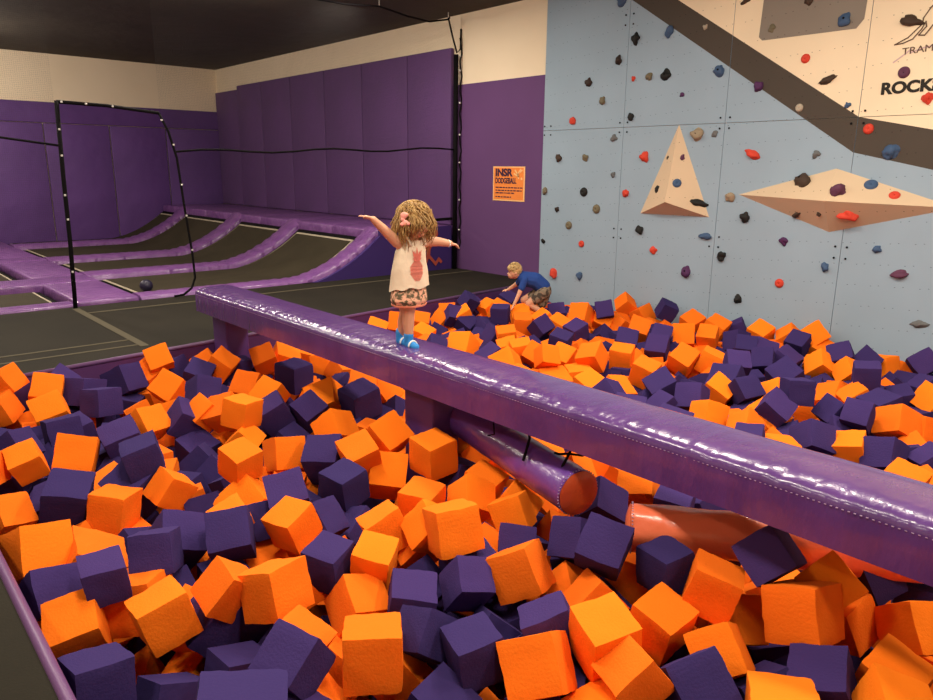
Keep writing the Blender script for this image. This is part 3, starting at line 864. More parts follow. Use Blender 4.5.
# ------------------------------------------------------------------ balance beam
beam = empty('balance_beam', (2.585, 2.85, -1.0))
tag(beam, 'long glossy purple padded balance beam crossing the foam pit', 'balance beam')
bx0, bx1, bz0, bz1 = 2.40, 2.775, 0.272, 0.425
def beam_profile():
    pr = [(bx0, bz0), (bx0, (bz0 + bz1) / 2), (bx0, bz1)]
    for k in range(1, 12):
        t = math.pi * k / 12
        pr.append(((bx0 + bx1) / 2 - (bx1 - bx0) / 2 * math.copysign(abs(math.cos(t)) ** 0.62, math.cos(t)), bz1 + 0.052 * math.sin(t) ** 0.75))
    pr += [(bx1, bz1), (bx1, (bz0 + bz1) / 2), (bx1, bz0)]
    return pr
pr = beam_profile()
bm = bmesh.new()
NY_ = 620
YB0, YB1 = -0.9, 6.30
rings = []
for i in range(NY_ + 1):
    y = YB0 + (YB1 - YB0) * i / NY_
    ring = []
    for x, z in pr:
        edge = math.exp(-((x - (bx0 + 0.045)) / 0.045) ** 2) if z > bz1 - 0.01 else 0
        wob = 0.0055 * edge * (noise.noise(Vector((3, y * 16, 0.3))) + 0.6 * noise.noise(Vector((9, y * 38, 0.3)))) + 0.003 * noise.noise(Vector((x * 5, y * 3.2, z * 5)))
        if z < bz1 - 0.01 and x < bx0 + 0.01 and z > bz0 + 0.01: wob *= 1.2
        dirx = -1 if x < bx0 + 0.02 else (1 if x > bx1 - 0.02 else 0)
        ring.append(bm.verts.new((x + wob * dirx, y, z + (wob if z > bz1 - 0.005 else 0))))
    rings.append(ring)
for a, b in zip(rings, rings[1:]):
    for k in range(len(pr)):
        bm.faces.new((a[k], a[(k + 1) % len(pr)], b[(k + 1) % len(pr)], b[k]))
bm.faces.new(rings[0]); bm.faces.new(rings[-1][::-1])
on(obj('padded_cover', bm, M['beam_vinyl'], smooth=True, angle=50), beam)
bm = bmesh.new()
y = YB0
while y < YB1:
    add_box(bm, (bx0 - 0.0025, y, bz1 - 0.0040), (bx0 + 0.003, y + 0.007, bz1 - 0.0020))
    y += 0.019
on(obj('stitching', bm, M['stitch']), beam)
for y0 in (3.11, 5.93):
    bm = bmesh.new()
    add_box(bm, (2.495, y0, -1.0), (2.70, y0 + 0.27, bz0 + 0.003), bev=0.012)
    on(obj('post', bm, M['post_vinyl'], smooth=True, angle=40), beam)

# hanging bolsters under the beam
def bolster(name, a, b, rad, side, end, lab, sag=0.0, seed=1):
    a = Vector(a); b = Vector(b)
    root = empty(name, ((a.x + b.x) / 2, (a.y + b.y) / 2, min(a.z, b.z) - rad))
    tag(root, lab, 'bolster')
    d = (b - a); L = d.length; d.normalize()
    u = d.cross(Vector((0, 0, 1))).normalized(); v = u.cross(d)
    bm = bmesh.new(); n = 40; m = 90
    rings = []
    for i in range(m + 1):
        t = i / m
        cen = a + d * L * t
        ring = []
        for k in range(n):
            th = 2 * math.pi * k / n
            r_ = rad * (1 + sag * noise.noise(Vector((t * L * 3.5 + seed, math.cos(th) * 1.3, math.sin(th) * 1.3))) + 0.018 * noise.noise(Vector((t * 22 * L, math.cos(th) * 2, math.sin(th) * 2 + seed))))
            if i in (0, m): r_ *= 0.97
            ring.append(bm.verts.new(cen + (u * math.cos(th) + v * math.sin(th)) * r_))
        rings.append(ring)
    for p, q in zip(rings, rings[1:]):
        for k in range(n):
            bm.faces.new((p[k], p[(k + 1) % n], q[(k + 1) % n], q[k]))
    on(obj('cover', bm, M[side], smooth=True), root)
    for s_, ring_c, dd in ((0, a, -d), (1, b, d)):
        bm = bmesh.new()
        c = bm.verts.new(ring_c + dd * 0.022)
        prev = None
        rr = []
        for fr_ in (0.45, 0.8, 0.97):
            rr.append([bm.verts.new(ring_c + dd * (0.022 * (1 - fr_ ** 3)) + (u * math.cos(2 * math.pi * k / n) + v * math.sin(2 * math.pi * k / n)) * rad * fr_ * (1 + 0.01 * math.sin(k * 5))) for k in range(n)])
        for k in range(n):
            bm.faces.new((c, rr[0][k], rr[0][(k + 1) % n]))
            for p, q in zip(rr, rr[1:]):
                bm.faces.new((p[k], p[(k + 1) % n], q[(k + 1) % n], q[k]))
        on(obj('end_cap', bm, M[end], smooth=True), root)
    for cc in (a + d * 0.006, b - d * 0.006):
        bm = bmesh.new()
        for k in range(0, 44):
            th = 2 * math.pi * k / 44
            p = cc + (u * math.cos(th) + v * math.sin(th)) * rad * (1.0 + sag * 0.2)
            bmesh.ops.create_icosphere(bm, subdivisions=1, radius=0.0038, matrix=Matrix.Translation(p))
        on(obj('stitching', bm, M['stitch']), root)
    return root
r1 = bolster('padded_bolster', (2.480, 2.005, 0.040), (2.80, 3.36, 0.055), 0.112, 'purple_vinyl', 'red_vinyl', 'purple cylindrical bolster with orange end hanging under the beam', 0.03)
def on2(o, root):
    return on(o, root)
strap('strap', [(2.52, 2.38, 0.275), (2.515, 2.36, 0.20), (2.47, 2.34, 0.145), (2.44, 2.33, 0.11)], 0.007, r1)
strap('strap', [(2.50, 2.06, 0.275), (2.49, 2.08, 0.21), (2.47, 2.10, 0.15), (2.455, 2.09, 0.12)], 0.007, r1)
strap('strap', [(2.40, 2.09, 0.235), (2.44, 2.10, 0.215), (2.49, 2.08, 0.21), (2.50, 2.01, 0.22), (2.52, 1.96, 0.25)], 0.006, r1)
strap('strap', [(2.60, 2.68, 0.275), (2.55, 2.66, 0.20), (2.50, 2.60, 0.155), (2.47, 2.62, 0.15)], 0.004, r1)
r2 = bolster('padded_bolster', (2.430, 1.675, 0.015), (3.22, 0.62, 0.02), 0.104, 'orange_vinyl', 'orange_vinyl', 'soft dented orange bolster half buried in foam under the beam', 0.13, 4)

# ------------------------------------------------------------------ people
_SPH = {}
def sphere_pts(sub):
    if sub not in _SPH:
        t = bmesh.new()
        bmesh.ops.create_icosphere(t, subdivisions=sub, radius=1)
        _SPH[sub] = [v.co.copy() for v in t.verts]
        t.free()
    return _SPH[sub]

def hull(bm, a, ra, b, rb, sub=2):
    t = bmesh.new()
    for p, r_ in ((Vector(a), ra), (Vector(b), rb)):
        for q in sphere_pts(sub):
            t.verts.new(p + q * r_)
    bmesh.ops.convex_hull(t, input=t.verts)
    t.verts.ensure_lookup_table()
    mp = {}
    for f in t.faces:
        for v in f.verts:
            if v not in mp:
                mp[v] = bm.verts.new(v.co)
    for f in t.faces:
        bm.faces.new([mp[v] for v in f.verts])
    t.free()

def ellip(bm, c, r3, rot=None, sub=3):
    m = Matrix.Translation(c) @ ((rot or Matrix()).to_4x4()) @ Matrix.Diagonal((*r3, 1))
    bmesh.ops.create_icosphere(bm, subdivisions=sub, radius=1, matrix=m)

def fuse(name, bm, m, parent, voxel=0.004, smooth=4):
    me = bpy.data.meshes.new(name)
    bm.to_mesh(me); bm.free()
    t = bpy.data.objects.new(name + '_src', me)
    C.objects.link(t)
    md = t.modifiers.new('r', 'REMESH'); md.mode = 'VOXEL'; md.voxel_size = voxel
    ms = t.modifiers.new('s', 'SMOOTH'); ms.iterations = smooth; ms.factor = 0.5
    bpy.context.view_layer.update()
    out = bpy.data.meshes.new_from_object(t.evaluated_get(bpy.context.evaluated_depsgraph_get()))
    bpy.data.objects.remove(t)
    out.materials.clear(); out.materials.append(m)
    for p in out.polygons: p.use_smooth = True
    o = bpy.data.objects.new(name, out)
    C.objects.link(o)
    o.parent = parent
    return o

def hand(bm, wrist, tip, palm_n, size=0.05, curl=0.3, thumb=1):
    # palm, four unequal bent fingers and a thumb from the palm's side
    w_, t_ = Vector(wrist), Vector(tip)
    d = (t_ - w_).normalized()
    n = (Vector(palm_n) - d * Vector(palm_n).dot(d)).normalized()      # out of the palm
    s = d.cross(n)
    pl = size * 0.48
    for k in (-1, 0, 1):
        hull(bm, w_ + s * k * size * 0.10, size * 0.14, w_ + d * pl + s * k * size * 0.19, size * 0.13, 1)
    for k, (off, ln) in enumerate(((-0.29, 0.46), (-0.10, 0.53), (0.10, 0.50), (0.28, 0.38))):
        p0 = w_ + d * pl * 0.9 + s * off * size
        d1 = (d + n * curl * 0.5 + s * off * 0.35).normalized()
        p1 = p0 + d1 * ln * size * 0.5
        d2 = (d + n * curl * 1.5 + s * off * 0.3).normalized()
        p2 = p1 + d2 * ln * size * 0.32
        d3 = (d + n * curl * 2.6 + s * off * 0.2).normalized()
        p3 = p2 + d3 * ln * size * 0.25
        r_ = size * 0.078
        hull(bm, p0, r_ * 1.1, p1, r_, 1); hull(bm, p1, r_, p2, r_ * 0.92, 1); hull(bm, p2, r_ * 0.92, p3, r_ * 0.8, 1)
    q0 = w_ + d * pl * 0.3 + s * thumb * size * 0.20
    q1 = q0 + (s * thumb * 0.9 + d * 0.6 + n * 0.3).normalized() * size * 0.26
    q2 = q1 + (s * thumb * 0.35 + d * 0.9 + n * 0.3).normalized() * size * 0.22
    hull(bm, q0, size * 0.10, q1, size * 0.088, 1); hull(bm, q1, size * 0.088, q2, size * 0.075, 1)

def rings_mesh(name, rings, m, parent, s, f, n=40, wr=0.0, cap_top=True, cap_bot=True, seed=0):
    bm = bmesh.new()
    rr = []
    for (cx, cy, z, a, b) in rings:
        ring = []
        for k in range(n):
            t = 2 * math.pi * k / n
            q = 1 + wr * noise.noise(Vector((math.cos(t) * 2.5 + seed, math.sin(t) * 2.5, z * 9)))
            p = Vector((cx, cy, z)) + s * (a * q * math.cos(t)) + f * (b * q * math.sin(t))
            ring.append(bm.verts.new(p))
        rr.append(ring)
    for p, q in zip(rr, rr[1:]):
        for k in range(n):
            bm.faces.new((p[k], p[(k + 1) % n], q[(k + 1) % n], q[k]))
    if cap_bot: bm.faces.new(rr[0][::-1])
    if cap_top: bm.faces.new(rr[-1])
    return obj(name, bm, m, parent, smooth=True, angle=60)

def lerp_rings(keys, n=14):
    out = []
    for i in range(n + 1):
        t = i / n * (len(keys) - 1)
        k = min(int(t), len(keys) - 2); u = t - k
        u2 = u * u * (3 - 2 * u) * 0.5 + u * 0.5
        out.append(tuple(a + (b - a) * u2 for a, b in zip(keys[k], keys[k + 1])))
    return out

girl = empty('person', (2.562, 3.412, 0.470), -YAW)
tag(girl, 'small child in pineapple tank top walking on the purple beam, arms out', 'person')
S = Vector((0.75, 0.66, 0)); Fd = Vector((0.66, -0.75, 0))
bm = bmesh.new()
hc = Vector((0.034, -0.014, 0.722))
ellip(bm, hc, (0.072, 0.078, 0.088))
ellip(bm, hc + Vector((0.016, -0.026, -0.048)), (0.052, 0.052, 0.048))          # jaw and cheeks
ellip(bm, hc + Fd * 0.080 + Vector((0, 0, -0.030)), (0.010, 0.010, 0.010), sub=2)  # nose
ellip(bm, hc + Fd * 0.066 + Vector((0, 0, -0.074)), (0.020, 0.020, 0.014), sub=2)  # chin
for sg in (-1, 1):
    ellip(bm, hc + S * 0.074 * sg + Vector((0, 0, -0.018)), (0.012, 0.014, 0.018), sub=2)   # ears
    ellip(bm, hc + Fd * 0.060 + S * 0.032 * sg + Vector((0, 0, -0.045)), (0.020, 0.020, 0.020), sub=2)  # cheeks
hull(bm, (0.024, 0.0, 0.60), 0.034, (0.028, -0.003, 0.67), 0.033)
hull(bm, (-0.045, -0.035, 0.590), 0.036, (0.085, 0.045, 0.592), 0.036)
hull(bm, (0.012, 0.0, 0.57), 0.068, (0.0, 0.0, 0.40), 0.078)
hull(bm, (0.0, 0.0, 0.40), 0.080, (0.0, 0.0, 0.32), 0.082)
# her right arm, at the left of the photo, raised out
hull(bm, (-0.062, -0.048, 0.602), 0.034, (-0.125, -0.10, 0.672), 0.028)
hull(bm, (-0.125, -0.10, 0.672), 0.028, (-0.183, -0.15, 0.737), 0.019)
hand(bm, (-0.186, -0.152, 0.741), (-0.27, -0.19, 0.768), (0, 0, -1), 0.078, 0.16, -1)
# her left arm, at the right
hull(bm, (0.085, 0.045, 0.600), 0.034, (0.168, 0.11, 0.592), 0.028)
hull(bm, (0.168, 0.11, 0.592), 0.028, (0.236, 0.155, 0.577), 0.020)
hand(bm, (0.240, 0.157, 0.576), (0.31, 0.18, 0.562), (0, 0, -1), 0.066, 0.75, 1)
# legs: front leg carries her, the other one just behind it on the beam
hull(bm, (0.012, -0.012, 0.31), 0.056, (0.000, -0.022, 0.195), 0.038)
hull(bm, (0.000, -0.022, 0.195), 0.037, (-0.004, -0.020, 0.130), 0.036)
hull(bm, (-0.004, -0.020, 0.130), 0.036, (0.000, -0.022, 0.055), 0.024)
hull(bm, (-0.03, 0.025, 0.31), 0.054, (-0.022, 0.018, 0.195), 0.037)
hull(bm, (-0.022, 0.018, 0.195), 0.036, (-0.040, 0.035, 0.13), 0.034)
hull(bm, (-0.040, 0.035, 0.13), 0.034, (-0.052, 0.050, 0.062), 0.023)
fuse('body', bm, M['skin'], girl, 0.0042, 3)
sk = lerp_rings([(0.003, 0, 0.342, 0.126, 0.102), (0.004, 0, 0.40, 0.117, 0.096), (0.008, 0, 0.48, 0.104, 0.086), (0.014, 0, 0.545, 0.092, 0.078), (0.018, 0, 0.580, 0.080, 0.070), (0.022, 0, 0.612, 0.062, 0.055)], 22)
# the hem dips at the left
sh = rings_mesh('tank_top', sk, M['shirt'], girl, S, Fd, n=48, wr=0.07, cap_bot=False, cap_top=False)
for v in sh.data.vertices:
    if v.co.z < 0.42: v.co.z -= (0.42 - v.co.z) * max(0, -v.co.x) * 2.6 - 0.006 * math.sin(v.co.x * 70)
for sg in (-1, 1):
    st = strap('shoulder_strap', [Vector((0.02, 0, 0)) + S * 0.052 * sg + Fd * 0.060 + Vector((0, 0, 0.585)), Vector((0.02, 0, 0)) + S * 0.056 * sg + Fd * 0.03 + Vector((0, 0, 0.628)),
                                  Vector((0.02, 0, 0)) + S * 0.056 * sg - Fd * 0.02 + Vector((0, 0, 0.632)), Vector((0.02, 0, 0)) + S * 0.052 * sg - Fd * 0.05 + Vector((0, 0, 0.595))], 0.010)
    st.data.materials.clear(); st.data.materials.append(M['shirt'])
    st.parent = girl
# pineapple print wrapped on the front of the top
def onshirt(u, z, off=0.0035):
    rr = min(sk, key=lambda q: abs(q[2] - z))
    a, b = rr[3], rr[4]
    t = math.pi / 2 - u / a
    q = 1 + 0.07 * noise.noise(Vector((math.cos(t) * 2.5, math.sin(t) * 2.5, z * 9)))
    return Vector((rr[0], rr[1], z)) + S * ((a * q + off) * math.cos(t)) + Fd * ((b * q + off) * math.sin(t))
bm = bmesh.new()
PC = (-0.016, 0.445)
for i in range(-5, 6):
    for j in range(-7, 8):
        du = (i + 0.5 * (j % 2)) * 0.0125; dz = j * 0.0090
        if (du / 0.042) ** 2 + (dz / 0.060) ** 2 < 1:
            u0, z0 = PC[0] + du, PC[1] + dz
            add_quad(bm, [onshirt(u0 - 0.0054, z0), onshirt(u0, z0 - 0.0078), onshirt(u0 + 0.0054, z0), onshirt(u0, z0 + 0.0078)])
for a_, ln in ((-0.9, 0.036), (-0.55, 0.05), (-0.25, 0.066), (0.0, 0.085), (0.25, 0.066), (0.55, 0.05), (0.9, 0.036), (-0.4, 0.075), (0.4, 0.075)):
    b0 = (PC[0], PC[1] + 0.05)
    tip = (b0[0] + math.sin(a_) * ln, b0[1] + math.cos(a_) * ln)
    nx, nz = math.cos(a_) * 0.007, -math.sin(a_) * 0.007
    md_ = (b0[0] + math.sin(a_) * ln * 0.45, b0[1] + math.cos(a_) * ln * 0.45)
    add_quad(bm, [onshirt(b0[0], b0[1], 0.005), onshirt(md_[0] + nx, md_[1] + nz, 0.006), onshirt(tip[0], tip[1], 0.006), onshirt(md_[0] - nx, md_[1] - nz, 0.006)])
obj('pineapple_print', bm, M['print'], sh)
so = rings_mesh('shorts', lerp_rings([(0.0, 0.0, 0.240, 0.060, 0.050), (0.0, 0.0, 0.232, 0.100, 0.084), (0.0, 0.0, 0.262, 0.118, 0.098), (0.0, 0.0, 0.31, 0.114, 0.094), (0.0, 0.0, 0.36, 0.100, 0.084)], 18), M['floral'], girl, S, Fd, n=48, wr=0.10, seed=4)
hem = rings_mesh('hem', [(0, 0, 0.229, 0.099, 0.083), (0, 0, 0.228, 0.106, 0.089), (0, 0, 0.238, 0.110, 0.092), (0, 0, 0.240, 0.104, 0.087)], M['pink_hem'], so, S, Fd, n=48, wr=0.10, cap_top=False, cap_bot=False, seed=4)
def slipper(cx, cy, z, lab=None):
    bm = bmesh.new()
    c = Vector((cx, cy, z))
    hull(bm, c + Vector((0, 0, 0.018)), 0.024, c + Fd * 0.062 + Vector((0, 0, 0.016)), 0.024)
    hull(bm, c - Fd * 0.012 + Vector((0, 0, 0.019)), 0.024, c + Fd * 0.03 + Vector((0, 0, 0.022)), 0.026)
    hull(bm, c - Fd * 0.006 + Vector((0, 0, 0.025)), 0.027, c + Vector((-0.002, 0, 0.078)), 0.030)
    o = fuse('slipper', bm, M['blue_shoe'], girl, 0.004, 2)
    bm = bmesh.new()
    pts = [c + Fd * 0.036 + S * (0.031 * math.cos(t)) + Vector((0, 0, 0.014 + 0.034 * math.sin(t))) for t in [math.pi * k / 10 for k in range(11)]]
    add_tube(bm, pts, 0.0055, 8)
    obj('strap', bm, M['white'], o, smooth=True)
slipper(0.000, -0.022, -0.006)
slipper(-0.056, 0.052, -0.002)
# hair: a full cap and many wavy locks falling past the shoulders
bm = bmesh.new()
ellip(bm, hc + Vector((-0.004, 0.016, 0.016)), (0.088, 0.088, 0.090))
ellip(bm, hc + Vector((-0.008, 0.030, -0.030)), (0.090, 0.070, 0.085))
cap = fuse('hair', bm, M['hair'], girl, 0.006, 2)
rnd = random.Random(11)
bm = bmesh.new()
for k in range(760):
    az = rnd.uniform(0, 2 * math.pi)
    dirv = (S * math.cos(az) + Fd * math.sin(az))
    facing = math.sin(az)                    # +1 straight to the front of the face
    if facing > 0.95 and rnd.random() < 0.45: continue
    st_ = rnd.uniform(0.02, 0.95)
    top = hc + Vector((0, 0.008, 0.012)) + dirv * 0.090 * math.sin(st_ * 1.3) + Vector((0, 0, 0.092 * math.cos(st_ * 1.3)))
    ln = rnd.uniform(0.11, 0.20) * (0.72 if facing > 0.6 else 1.0)
    pts = []
    wph = rnd.uniform(0, 6.28); amp = rnd.uniform(0.004, 0.013)
    side = Vector((-dirv.y, dirv.x, 0))
    rad_ = 0.092 + rnd.uniform(-0.006, 0.016)
    for i in range(11):
        t = i / 10
        ang = st_ * 1.3 + t * 1.1
        if ang < 1.45:
            p = hc + Vector((0, 0.008, 0.006)) + dirv * rad_ * math.sin(ang) + Vector((0, 0, (rad_ + 0.002) * math.cos(ang)))
            last = p.copy(); la = t
        else:
            p = last + Vector((0, 0, -(t - la) * ln * 1.45)) + dirv * 0.024 * math.sin((t - la) * 5)
        p = p + side * amp * math.sin(t * 12 + wph) + dirv * amp * 0.8 * math.cos(t * 10 + wph)
        pts.append(p)
    add_tube(bm, pts, [0.0036 * (1 - 0.6 * (i / 10)) for i in range(11)], 4)
obj('locks', bm, M['hair'], cap, smooth=True)
bm = bmesh.new()
bc = hc + Vector((-0.046, -0.108, 0.010))
for dz, dx, r_ in ((0.026, -0.002, 0.022), (-0.016, 0.004, 0.020), (0.004, -0.010, 0.013), (-0.024, -0.012, 0.013), (-0.020, 0.022, 0.013), (0.030, 0.012, 0.012)):
    ellip(bm, bc + Vector((dx, 0, dz)), (r_, 0.010, r_ * 0.9), sub=2)
fuse('hair_bow', bm, M['bow'], girl, 0.0035, 1)
for sg in (-1, 1):
    bm = bmesh.new()
    ellip(bm, hc + Fd * 0.0735 + S * 0.028 * sg + Vector((0, 0, -0.012)), (0.0085, 0.0085, 0.006), sub=2)
    obj('eye', bm, M['eye'], girl, smooth=True)
bm = bmesh.new()
ellip(bm, hc + Fd * 0.0835 + Vector((0, 0, -0.056)), (0.013, 0.011, 0.0048), sub=2)
obj('mouth', bm, M['lip'], girl, smooth=True)
bm = bmesh.new()
pts = [Vector((0.229, 0.150, 0.5785)) + Vector((0.15, 0.1, -0.02)).normalized().cross(Vector((0, 0, 1))).normalized() * 0.019 * math.cos(t) + Vector((0, 0, 0.019 * math.sin(t))) for t in [2 * math.pi * k / 16 for k in range(17)]]
add_tube(bm, pts, 0.0035, 6)
obj('wristband', bm, M['white'], girl, smooth=True)

# lengthen the part above the knees a little
for ch in girl.children_recursive:
    for v in ch.data.vertices:
        v.co.z += 0.020 * min(1, max(0, (v.co.z - 0.09) / 0.12))

boy = empty('person', (6.07, 5.62, -0.05), -YAW)
boy.scale = (0.9, 0.95, 1.0)
tag(boy, 'boy in blue shirt and camouflage shorts crawling in foam by climbing wall', 'person')
bm = bmesh.new()
hb = Vector((-0.315, 0.02, 0.43))
ellip(bm, hb, (0.078, 0.068, 0.080), Matrix.Rotation(R(-25), 3, 'Y'))
ellip(bm, hb + Vector((-0.040, 0, -0.036)), (0.046, 0.046, 0.046))
ellip(bm, hb + Vector((-0.084, 0, -0.022)), (0.013, 0.010, 0.011), sub=2)
for sg in (-1, 1):
    ellip(bm, hb + Vector((0.010, 0.067 * sg, -0.008)), (0.014, 0.010, 0.020), sub=2)
hull(bm, hb + Vector((0.03, 0, -0.03)), 0.038, (-0.225, 0.02, 0.365), 0.040)
hull(bm, (-0.205, 0.02, 0.350), 0.075, (-0.05, 0.02, 0.325), 0.082)
hull(bm, (-0.05, 0.02, 0.325), 0.082, (0.055, 0.02, 0.235), 0.082)
hull(bm, (-0.20, -0.065, 0.335), 0.036, (-0.262, -0.105, 0.195), 0.028)
hull(bm, (-0.262, -0.105, 0.195), 0.027, (-0.325, -0.13, 0.075), 0.019)
hand(bm, (-0.328, -0.132, 0.070), (-0.36, -0.145, 0.01), (-1, 0, 0), 0.085, 0.25, 1)
hull(bm, (-0.20, 0.105, 0.335), 0.036, (-0.305, 0.14, 0.255), 0.026)
hull(bm, (-0.305, 0.14, 0.255), 0.025, (-0.385, 0.15, 0.205), 0.018)
hand(bm, (-0.388, 0.15, 0.203), (-0.45, 0.155, 0.195), (0, 0, -1), 0.080, 0.3, 1)
for y_, kx, kz in ((-0.045, -0.135, 0.075), (0.085, -0.185, 0.095)):
    hull(bm, (0.055, y_ * 0.9, 0.21), 0.066, (kx, y_, kz), 0.045)
    hull(bm, (kx, y_, kz), 0.043, (kx + 0.16, y_, -0.02), 0.036)
    hull(bm, (kx + 0.16, y_, -0.02), 0.036, (kx + 0.27, y_, -0.055), 0.026)
    hull(bm, (kx + 0.27, y_, -0.055), 0.028, (kx + 0.31, y_, -0.10), 0.026)
fuse('body', bm, M['skin'], boy, 0.005, 3)
bm = bmesh.new()
hull(bm, (-0.205, 0.02, 0.352), 0.086, (-0.05, 0.02, 0.330), 0.095)
hull(bm, (-0.05, 0.02, 0.330), 0.095, (0.050, 0.02, 0.255), 0.094)
hull(bm, (-0.195, -0.062, 0.345), 0.047, (-0.232, -0.088, 0.258), 0.044)
hull(bm, (-0.195, 0.100, 0.345), 0.047, (-0.255, 0.125, 0.290), 0.042)
fuse('t_shirt', bm, M['blue_shirt'], boy, 0.006, 3)
bm = bmesh.new()
ellip(bm, (0.060, 0.02, 0.215), (0.098, 0.105, 0.092))
for y_, kx in ((-0.045, -0.055), (0.085, -0.10)):
    hull(bm, (0.055, y_ * 0.9, 0.20), 0.080, (kx, y_, 0.125), 0.064)
hull(bm, (0.07, 0.02, 0.20), 0.085, (0.045, 0.02, 0.08), 0.070)
fuse('shorts', bm, M['camo'], boy, 0.006, 3)
bm = bmesh.new()
ellip(bm, hb + Vector((0.012, 0, 0.022)), (0.084, 0.076, 0.078), Matrix.Rotation(R(-25), 3, 'Y'))
ellip(bm, hb + Vector((-0.040, 0, 0.040)), (0.055, 0.062, 0.046))
hr = fuse('hair', bm, M['hair_boy'], boy, 0.006, 2)
bm = bmesh.new()
for k in range(220):
    u = rnd.uniform(-1.35, 1.35); v_ = rnd.uniform(-0.75, 1.45)
    n = Vector((-math.sin(v_) * 0.9, math.sin(u), math.cos(v_) * math.cos(u))).normalized()
    p = hb + Vector((0.006, 0, 0.020)) + Vector((n.x * 0.085, n.y * 0.078, n.z * 0.080))
    t_ = Vector((-1, 0, -0.35)) - n * Vector((-1, 0, -0.35)).dot(n)
    add_tube(bm, [p, p + t_ * 0.022 + n * 0.004, p + t_ * 0.045 + n * 0.001], [0.005, 0.004, 0.0015], 5)
obj('locks', bm, M['hair_boy'], hr, smooth=True)
for sg in (-1, 1):
    bm = bmesh.new()
    ellip(bm, hb + Vector((-0.071, 0.027 * sg, -0.004)), (0.006, 0.008, 0.006), sub=2)
    obj('eye', bm, M['eye'], boy, smooth=True)
bm = bmesh.new()
ellip(bm, hb + Vector((-0.083, 0, -0.046)), (0.007, 0.014, 0.005), sub=2)
obj('mouth', bm, M['lip'], boy, smooth=True)

# ------------------------------------------------------------------ foam cubes
def foam_mesh(name, m, seed, cuts=8):
    bm = bmesh.new()
    bmesh.ops.create_cube(bm, size=1.0)
    bmesh.ops.subdivide_edges(bm, edges=bm.edges, cuts=cuts, use_grid_fill=True)
    o_ = Vector((seed * 7.3, seed * 3.1, seed * 1.7))
    rnd = random.Random(seed)
    sk_ = [rnd.uniform(-0.05, 0.05) for _ in range(6)]
    for v in bm.verts:
        c = v.co.copy()
        # rounded edges
        q = Vector((math.copysign(min(abs(c.x), 0.462), c.x), math.copysign(min(abs(c.y), 0.462), c.y), math.copysign(min(abs(c.z), 0.462), c.z)))
        d = c - q
        if d.length > 1e-6:
            c = q + d.normalized() * 0.038
        nedge = sum(abs(abs(t) - 0.5) < 0.02 for t in v.co)
        amp = 0.010 if nedge < 2 else 0.022                     # worn, chewed edges
        c += v.co.normalized() * amp * noise.noise(v.co * 5.5 + o_)
        c += Vector((noise.noise(v.co * 1.3 + o_), noise.noise(v.co * 1.3 + o_ + Vector((9, 0, 0))), noise.noise(v.co * 1.3 + o_ + Vector((0, 9, 0))))) * 0.035
        c += Vector((sk_[0] * v.co.y, sk_[1] * v.co.z, sk_[2] * v.co.x)) * 0.8
        v.co = c
    me = bpy.data.meshes.new(name)
    bmesh.ops.recalc_face_normals(bm, faces=bm.faces)
    bm.to_mesh(me); bm.free()
    me.materials.append(m)
    for p in me.polygons: p.use_smooth = True
    me.set_sharp_from_angle(angle=R(38))
    return me
FM = {c: [foam_mesh('foam_cube', M[n_], s_ + (0 if c == 'O' else 20)) for s_ in range(1, 8)] for c, n_ in (('O', 'orange_foam'), ('P', 'purple_foam'))}
